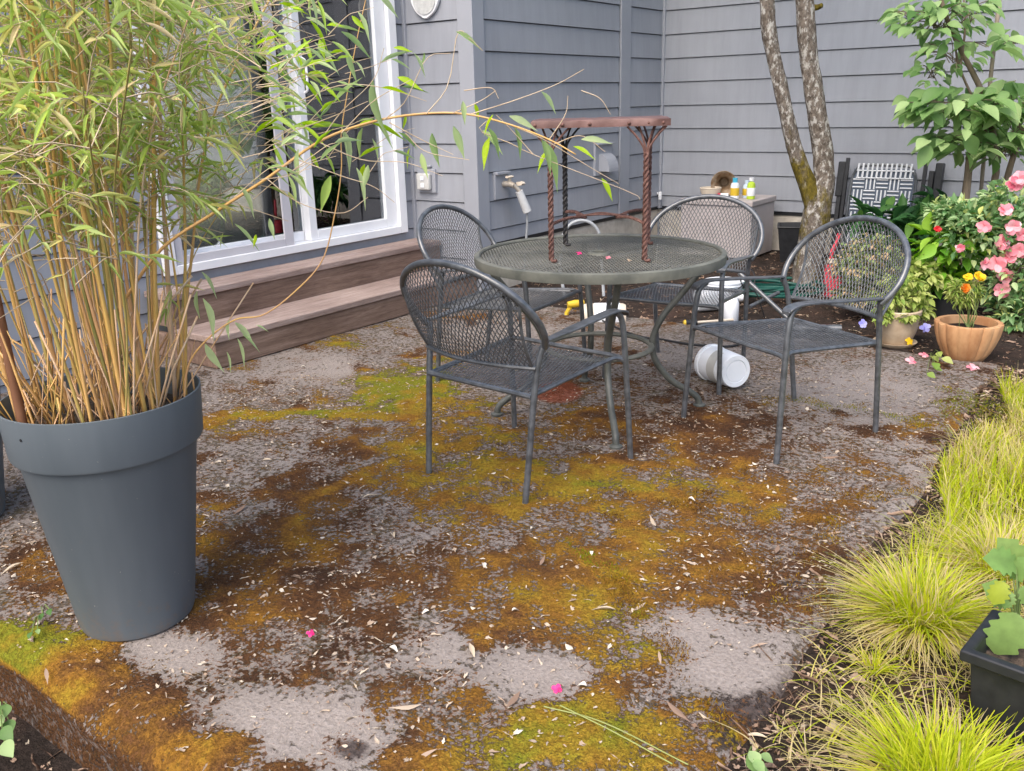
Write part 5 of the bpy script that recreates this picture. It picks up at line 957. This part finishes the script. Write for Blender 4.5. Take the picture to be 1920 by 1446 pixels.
# dark folded metal tubes on the soil behind the right chair
t = thing('metal_stand', 'fallen black metal stand lying on the soil behind the right chair', 'stand', (0, 0, 0)); 
for name, pts, r in (('crossbar', ((1385, 530, 5.45, .30), (1490, 592, 5.2, .03)), .014), ('crossbar', ((1405, 575, 5.3, .12), (1460, 545, 5.5, .16)), .012), ('tube', ((1470, 602, 5.1, .03), (1578, 605, 5.05, .035)), .024)):
    mb = MB(); mb.tube([np.array([*PY(x, y, Y)[:2], z]) for x, y, Y, z in pts], r, 10); mb.build(name, M['iron'], t)

# ------------------------------------------------------------------ black planter box with seedling, lower right
P0 = G(1832, 1388, -.0); zb = gz_at(P0)
cz = .185; c0 = G(1800, 1218, cz); c1 = G(1885, 1108, cz); c2 = G(1960, 1283, cz)
e1 = (c1-c0); e1 /= np.linalg.norm(e1); e2 = (c2-c0); e2 -= e1*(e1@e2); e2 /= np.linalg.norm(e2); ang = math.atan2(e2[1], e2[0])
t = thing('planter_box', 'rectangular black plastic planter box at the lower right edge', 'planter', (c0[0], c0[1], zb), ang)
Lx, Ly = .55, .22; hz = cz-zb
sgn = 1 if np.cross(e2, e1)[2] > 0 else -1
def ringv(ins, z): return [(ins, sgn*ins, z), (Lx-ins, sgn*ins, z), (Lx-ins, sgn*(Ly-ins), z), (ins, sgn*(Ly-ins), z)]
mb = MB(); V = ringv(.035, 0)+ringv(.018, hz-.03)+ringv(.0, hz-.026)+ringv(.0, hz-.002)+ringv(.004, hz)+ringv(.020, hz)+ringv(.024, hz-.004)+ringv(.03, hz-.06)
mb.add(V, [(0, 1, 2, 3)]+[(i+4*j, (i+1) % 4+4*j, (i+1) % 4+4*(j+1), i+4*(j+1)) for j in range(7) for i in range(4)]); mb.build('shell', M['blackplastic'], t, bevel=.003)
mb = MB(); n_ = 30; gxx, gyy = np.meshgrid(np.linspace(.028, Lx-.028, n_), np.linspace(.028, Ly-.028, n_)); zz = hz-.05+.016*(vnoise(gxx, gyy, 40, 41)-.5); idx = np.arange(n_*n_).reshape(n_, n_)
mb.add(np.stack([gxx.ravel(), sgn*gyy.ravel(), zz.ravel()], 1), np.stack([idx[:-1, :-1], idx[:-1, 1:], idx[1:, 1:], idx[1:, :-1]], -1).reshape(-1, 4)); mb.build('soil', M['potsoil'], t)
LOBE = leaf_tpl([.10, .62, .50, .85, .68, .92, .60, .70, .35, .02], .3, .12, 4)
sp = G(1905, 1200, cz-.05); t = thing('seedling', 'young plant with lobed yellow-green leaves in the black planter box', 'plant', sp); mb = MB(); O = []; D = []; S = []; R = []
for x, y, tx, ty, Y, s, r in [(1905, 1150, 1870, 1235, -.06, .075, .55), (1880, 1090, 1865, 1135, -.02, .05, .8), (1900, 1085, 1930, 1050, .05, .09, .4), (1905, 1060, 1860, 1045, .05, .06, .3), (1915, 1100, 1940, 1140, .0, .07, .5), (1895, 1110, 1885, 1140, 0, .035, .4), (1910, 1075, 1890, 1020, .08, .05, .6), (1890, 1130, 1860, 1100, .03, .05, .5)]:
    o = PY(x, y, sp[1]+Y)-sp; d = PY(tx, ty, sp[1]+Y-.02)-sp-o; O.append(o); D.append(d); S.append(max(np.linalg.norm(d), .01)*1.0); R.append(r); mb.tube(smooth_path([(0, 0, 0), o*.5+(0, 0, .02), o], 10), np.linspace(.003, .0015, 10), 6)
mb.build('stems', M['stem'], t); k = len(O); V, F, r = scatter(LOBE, np.array(O), np.array(D), np.tile([-.2, -.8, .7], (k, 1)), np.array(S), np.array(S)*.48, np.array(R)); fast_mesh('leaves', V, F, M['veg'], t, r)

# ------------------------------------------------------------------ grasses
def clump(name, label, at, n, h, spread, lean=.9, wid=.0044, dry=.28, group='grass clumps edging the patio'):
    t = thing(name, label, 'grass', at, 0, group)
    a = rng.uniform(0, 2*math.pi, n); r = spread*.45*np.sqrt(rng.random(n)); O = np.stack([r*np.cos(a), r*np.sin(a), np.zeros(n)], 1); a2 = a+rng.normal(0, .5, n); dirn = np.stack([np.cos(a2), np.sin(a2), 0*a], 1)
    hh = h*rng.uniform(.55, 1.2, n); le = np.clip(r/spread*2.2*lean+rng.normal(.3, .4, n), 0, 1.8); rnd = np.where(rng.random(n) < dry, rng.uniform(.82, 1, n), np.clip(rng.normal(.4, .2, n), 0, .76))
    V, F, R = blades(O, hh, dirn, le, wid*rng.uniform(.6, 1.3, n), rnd); fast_mesh('blades', V, F, M['grass'], t, R)
    m_ = int(n*.75); a = rng.uniform(0, 2*math.pi, m_); r = spread*.5*np.sqrt(rng.random(m_)); O = np.stack([r*np.cos(a), r*np.sin(a), np.zeros(m_)], 1); dirn = np.stack([np.cos(a), np.sin(a), 0*a], 1)
    V, F, R = blades(O, h*rng.uniform(.35, 1.0, m_), dirn, rng.uniform(1.0, 1.9, m_), wid*rng.uniform(.5, 1, m_), rng.uniform(.8, 1, m_), curl=1.1); fast_mesh('dry_blades', V, F, M['grass'], t, R); return t
def gp(px, py): p = G(px, py); p[2] = gz_at(p); return p
clump('grass_clump', 'round tuft of lime green grass beside the black planter box', gp(1725, 1165), 900, .17, .17, .75)
clump('grass_clump', 'bright green grass tuft cut off by the bottom right picture edge', gp(1770, 1470), 700, .15, .22, .55, dry=.06)
clump('grass_clump', 'yellowed dry grass tuft just behind the black planter box', gp(1880, 1075), 620, .16, .18, .8, dry=.5)
clump('grass_clump', 'tiny lime grass sprout growing beneath the round grass tuft', gp(1640, 1245), 60, .06, .06, .9, .003, .1)
clump('grass_clump', 'sparse grass sprawling onto the concrete near the terracotta pot', gp(1790, 742), 150, .13, .22, 1.4, .003, .45)
# taller grass along the right side of the slab, too dense to count
n = 9500; uu = rng.uniform(2.55, 4.55, n); ww = -.50+.75*rng.random(n)**1.3+.06*np.sin(uu*5); O = np.stack([U2[0]*uu+W2[0]*ww, U2[1]*uu+W2[1]*ww, ground_z(ww, uu)], 1)
cl = vnoise(uu, ww, 3.5, 51); a = rng.uniform(0, 2*math.pi, n); dirn = np.stack([np.cos(a)-.25*W2[0], np.sin(a)-.25*W2[1], 0*a], 1); dirn /= np.linalg.norm(dirn, axis=1)[:, None]
V, F, R = blades(O, (.07+.14*cl**1.5)*rng.uniform(.5, 1.35, n), dirn, np.abs(rng.normal(.35, .45, n)), .0035*rng.uniform(.6, 1.3, n), np.where(rng.random(n) < .27+.35*(vnoise(uu, ww, 2.2, 53) > .6), rng.uniform(.8, 1, n), np.clip(rng.normal(.38, .2, n), 0, .76)))
tag(fast_mesh('grass_border', V, F, M['grass'], None, R), 'band of lime green grass along the right edge of the patio', 'grass', kind='stuff')

n = 3000; uu = rng.uniform(1.6, 2.95, n); ww = -.56+.95*rng.random(n)**.9; O = np.stack([U2[0]*uu+W2[0]*ww, U2[1]*uu+W2[1]*ww, ground_z(ww, uu)], 1); a = rng.uniform(0, 2*math.pi, n); dirn = np.stack([np.cos(a), np.sin(a), 0*a], 1); q = vnoise(uu, ww, 4, 55) > .48; O, dirn = O[q], dirn[q]; n = len(O)
V, F, R = blades(O, rng.uniform(.02, .085, n), dirn, rng.uniform(.6, 2.4, n), .0030*rng.uniform(.5, 1.3, n), np.where(rng.random(n) < .72, rng.uniform(.8, 1, n), rng.uniform(.1, .7, n)))
tag(fast_mesh('dry_thatch', V, F, M['grass'], None, R), 'dry straw and short grass between the grass clumps beside the patio', 'straw', kind='stuff')

# ------------------------------------------------------------------ moss, litter, fallen leaves and petals
def scatter_patio(n): 
    u_ = rng.uniform(PU0+.03, 4.6, n); w_ = rng.uniform(-3.6, PW1-.02, n); return U2[0]*u_+W2[0]*w_, U2[1]*u_+W2[1]*w_
x, y = scatter_patio(420000); ms, ok = patio_sample('moss', x, y); nz_ = vnoise(x, y, 9, 61)*.6+vnoise(x, y, 24, 62)*.5
d = np.hypot(x, y); keep = ok & (ms > .68+.2*rng.random(len(x))) & (patio_sample('pale', x, y)[0] < .25) & (d < 5) & (rng.random(len(x)) < np.clip(2.4/d, 0, 1)**1.2)
x, y = x[keep], y[keep]; zt, _ = patio_sample('z', x, y); hu, _ = patio_sample('hue', x, y); k = len(x)
O = np.stack([x, y, zt-.001], 1); a = rng.uniform(0, 2*math.pi, k); dirn = np.stack([np.cos(a), np.sin(a), 0*a], 1)
V, F, R = blades(O, rng.uniform(.004, .011, k), dirn, np.abs(rng.normal(.4, .4, k)), rng.uniform(.0016, .0032, k), np.clip(hu+rng.normal(0, .12, k), 0, 1), seg=2); tag(fast_mesh('moss', V, F, M['mosstuft'], pat, R), None, None, kind='stuff')
def crumple(amp, n=4):
    V, F = leaf_tpl([.15, .7, 1.0, .75, .12], 0, .2); V = V+rng.normal(0, amp, V.shape)*np.array([.5, 1, 1]); return V, F
def litter(name, label, cat, groups, mat):
    """groups: (x, y, z, length, half width, crumple)"""
    parts = []
    for x, y, z, L, wd, amp in groups:
        for q in range(6):
            i = np.arange(q, len(x), 6); k = len(i); a = rng.uniform(0, 2*math.pi, k); D = np.stack([np.cos(a), np.sin(a), rng.normal(0, .15, k)], 1); N = np.tile([0, 0, 1.0], (k, 1))+rng.normal(0, .3, (k, 3))
            T = (lambda V, F: (V*np.array([1, 1, .35]), F))(*crumple(amp)); parts.append(scatter(T, np.stack([x[i], y[i], z[i]+.003], 1), D, N, L[i], wd[i], np.clip(rng.beta(1.6, 1.6, k), 0, 1)))
    V, F, R = merge(parts); return tag(fast_mesh(name, V, F, M[mat], None, R), label, cat, kind='stuff')
def U_(a, b, n): return rng.uniform(a, b, n)
x, y = scatter_patio(17000); zt, ok = patio_sample('z', x, y); keep = ok & (rng.random(len(x)) < .12+1.0*vnoise(x, y, 1.7, 71)**2.2); x, y, zt = x[keep], y[keep], zt[keep]; n = len(x); h_ = int(n*.86)
litter('patio_litter', 'small pale leaf crumbs and bud scales strewn over the mossy patio', 'litter', [(x[:h_], y[:h_], zt[:h_], U_(.003, .008, h_)+.022*rng.random(h_)**5, U_(.0012, .0032, h_)+.007*rng.random(h_)**5, .25), (x[h_:], y[h_:], zt[h_:], U_(.012, .034, n-h_), U_(.0008, .0022, n-h_), .15)], 'chip')
def soil_pts(n):
    u_ = rng.uniform(.9, 7.8, n); w_ = np.where(u_ < 5, -.70+rng.exponential(.35, n), rng.uniform(-4, .8, n)); return U2[0]*u_+W2[0]*w_, U2[1]*u_+W2[1]*w_, ground_z(w_, u_)
def low_pts(n):
    u_ = rng.uniform(-.4, .82, n); w_ = rng.uniform(-3.2, -.6, n); return U2[0]*u_+W2[0]*w_, U2[1]*u_+W2[1]*w_, ground_z(w_, u_)
def groups(f, n): return [(*f(int(n*.72)), U_(.004, .016, int(n*.72)), U_(.0015, .006, int(n*.72)), .3), (*f(int(n*.16)), U_(.03, .11, int(n*.16)), U_(.0008, .0020, int(n*.16)), .12), (*f(int(n*.12)), U_(.018, .048, int(n*.12)), U_(.004, .012, int(n*.12)), .35)]
litter('soil_litter', 'brown and pale leaf bits scattered on the garden soil', 'litter', groups(soil_pts, 11000), 'dry')
litter('low_litter', 'dead leaves and twigs on the low ground below the slab edge', 'litter', groups(low_pts, 3000), 'dry')
# individually countable fallen bamboo leaves and wood chips
protos = []
for i in range(4):
    V, F, r = scatter(leaf_tpl([.05, .6, .9, .75, .35, .02], rng.uniform(-.25, .25), rng.uniform(-.2, .3)), np.zeros((1, 3)), np.array([[1.0, 0, .02]]), np.array([[0, 0, 1.0]]), .055, rng.uniform(.0045, .007), np.array([[.5, .75, .9, 1][i]])); protos.append((V, F, r))
spots = [(1012, 1066, 1), (1065, 1135, 1), (1060, 1213, 2), (890, 1238, 1), (975, 1300, 1), (1235, 1225, 1), (1210, 1135, 1), (1155, 1148, 1), (1250, 1320, 1), (960, 1155, 2), (892, 1146, 2), (805, 1150, 2), (440, 965, 1), (300, 1050, 1), (640, 1270, 1), (385, 1300, 2), (370, 1248, 2), (640, 905, 1), (580, 1165, 2), (905, 1060, 2), (870, 985, 2), (995, 995, 2), (1230, 990, 1), (740, 1010, 1), (1145, 1210, 2), (1440, 1210, 1), (1310, 1340, 1), (1440, 1370, 1), (1460, 1025, 1), (1580, 1000, 1), (1050, 1070, 2), (680, 935, 1), (600, 1010, 2), (545, 1085, 1), (930, 890, 2), (1060, 905, 2), (1540, 860, 1), (1290, 940, 2), (1410, 870, 2), (1110, 1040, 2), (1320, 1050, 2), (820, 1410, 1), (790, 1325, 1), (45, 1060, 1), (30, 1080, 2), (85, 1250, 1), (70, 1180, 2), (510, 865, 1), (900, 860, 2), (565, 690, 2), (690, 700, 2), (570, 640, 2), (1185, 1145, 2), (1100, 1290, 2), (660, 1150, 2), (730, 1220, 2)]
src = None
for i, (px, py, kd) in enumerate(spots):
    p = G(px, py); zz = float(patio_sample('z', np.array([p[0]]), np.array([p[1]]))[0][0]); V, F, r = protos[i % 4 if kd == 1 else 2+i % 2]
    if kd == 2: V = V*np.array([.38, 1.1, 1])
    o = fast_mesh('fallen_leaf' if kd == 1 else 'wood_chip', V, F, M['dry' if kd == 1 else 'chip'], None, r); o.location = (p[0], p[1], max(zz, gz_at(p))+.006); o.rotation_euler = (rng.normal(0, .15), rng.normal(0, .1), rng.uniform(0, 6.28)); s = rng.uniform(.8, 1.5); o.scale = (s, s, s)
    if kd == 1: tag(o, 'slender dry bamboo leaf lying on the patio', 'leaf', 'fallen bamboo leaves on the patio')
    else: tag(o, 'small pale chip lying on the mossy patio', 'chip', 'pale chips on the patio')
def petal(px, py, s, mat, label, grp=None, z=None):
    p = G(px, py); zz = max(float(patio_sample('z', np.array([p[0]]), np.array([p[1]]))[0][0]), gz_at(p)); o = flower(None, (0, 0, 0), (rng.normal(0, .3), -.5, .8), s, mat, 4, 1, 'petal'); o.location = (p[0], p[1], (zz if z is None else z)+.006); tag(o, label, 'petal', grp)
petal(583, 1192, .012, 'magenta', 'magenta petal on the patio just right of the tall grey planter'); petal(1045, 1294, .014, 'magenta', 'magenta petal on the bare pale concrete in the foreground')
petal(1708, 680, .034, 'pink', 'fallen pink blossom on the soil behind the right chair leg'); petal(1732, 668, .024, 'pink', 'small fallen pink petal on the soil left of the ribbed pot'); petal(1823, 692, .034, 'pink', 'fallen pink blossom on the soil below the ribbed terracotta pot')
def tpetal(px, py, s, mat, label):
    p = G(px, py, TZ+.001); o = flower(None, (0, 0, 0), (0, -.4, .9), s, mat, 4, 1, 'petal'); o.location = tuple(p); tag(o, label, 'petal')
tpetal(1086, 475, .014, 'magenta', 'magenta petal on the round table left of the umbrella hole'); tpetal(1140, 483, .013, 'pink', 'pink petal on the round table in front of the umbrella hole'); tpetal(1180, 488, .010, 'chip', 'small white petal on the round table near the twisted front leg')
# samara on the moss and two long grass straws
mb = MB(); a, b_, c = (np.array(G(*q))+(0, 0, .015) for q in ((1020, 1335), (1130, 1365), (1290, 1445))); mb.tube(smooth_path([a, b_, c], 24), .0016, 5); tag(mb.build('grass_straw', M['strawg']), 'upper of two long straws lying on the green moss', 'straw')
mb = MB(); a, b_, c = (np.array(G(*q))+(0, 0, .018) for q in ((1050, 1335), (1150, 1385), (1260, 1446))); mb.tube(smooth_path([a, b_, c], 24), .0016, 5); tag(mb.build('grass_straw', M['strawg']), 'lower of two long straws lying on the green moss', 'straw')
# ivy and seedlings at the low left corner, weed at the bottom
def lowplant(label, pxs, z, L, mat, cat='plant', name='ivy_plant'):
    b_ = G(*pxs[0], z); t = thing(name, label, cat, b_); O = []; D = []; mb = MB()
    for q in pxs: o = G(*q, z+rng.uniform(.02, .06))-b_; O.append(o); D.append(np.array([rng.normal(.4, .5), -.8, -.2])); mb.tube([(0, 0, 0), o*.6+(0, 0, .02), o], .0015, 5)
    k = len(O); S = rng.uniform(.8, 1.2, k)*L; V, F, r = scatter(BROAD, np.array(O), np.array(D), np.tile([0, -.5, 1.0], (k, 1))+rng.normal(0, .2, (k, 3)), S, S*.4); fast_mesh('leaves', V, F, M[mat], t, r); mb.build('stems', M['stem'], t)
lowplant('small ivy sprig growing at the lower left below the slab', [(5, 1340), (12, 1320), (-6, 1315), (16, 1350), (4, 1365), (-5, 1345), (8, 1390)], -.17, .045, 'shrub')
lowplant('tiny green seedling on the soil at the bottom edge', [(1412, 1425), (1425, 1415), (1400, 1420), (1415, 1440), (1405, 1408)], 0, .035, 'shrub', name='weed_seedling')
lowplant('little green sprout on the moss left of the tall planter', [(80, 1150), (92, 1142), (60, 1185), (70, 1180)], 0, .02, 'shrub', name='weed_seedling')
lowplant('small weed in the soil under the ribbed terracotta pot', [(1745, 668), (1760, 660), (1750, 690), (1738, 700), (1765, 672), (1752, 680)], 0, .05, 'trail', name='weed_seedling')
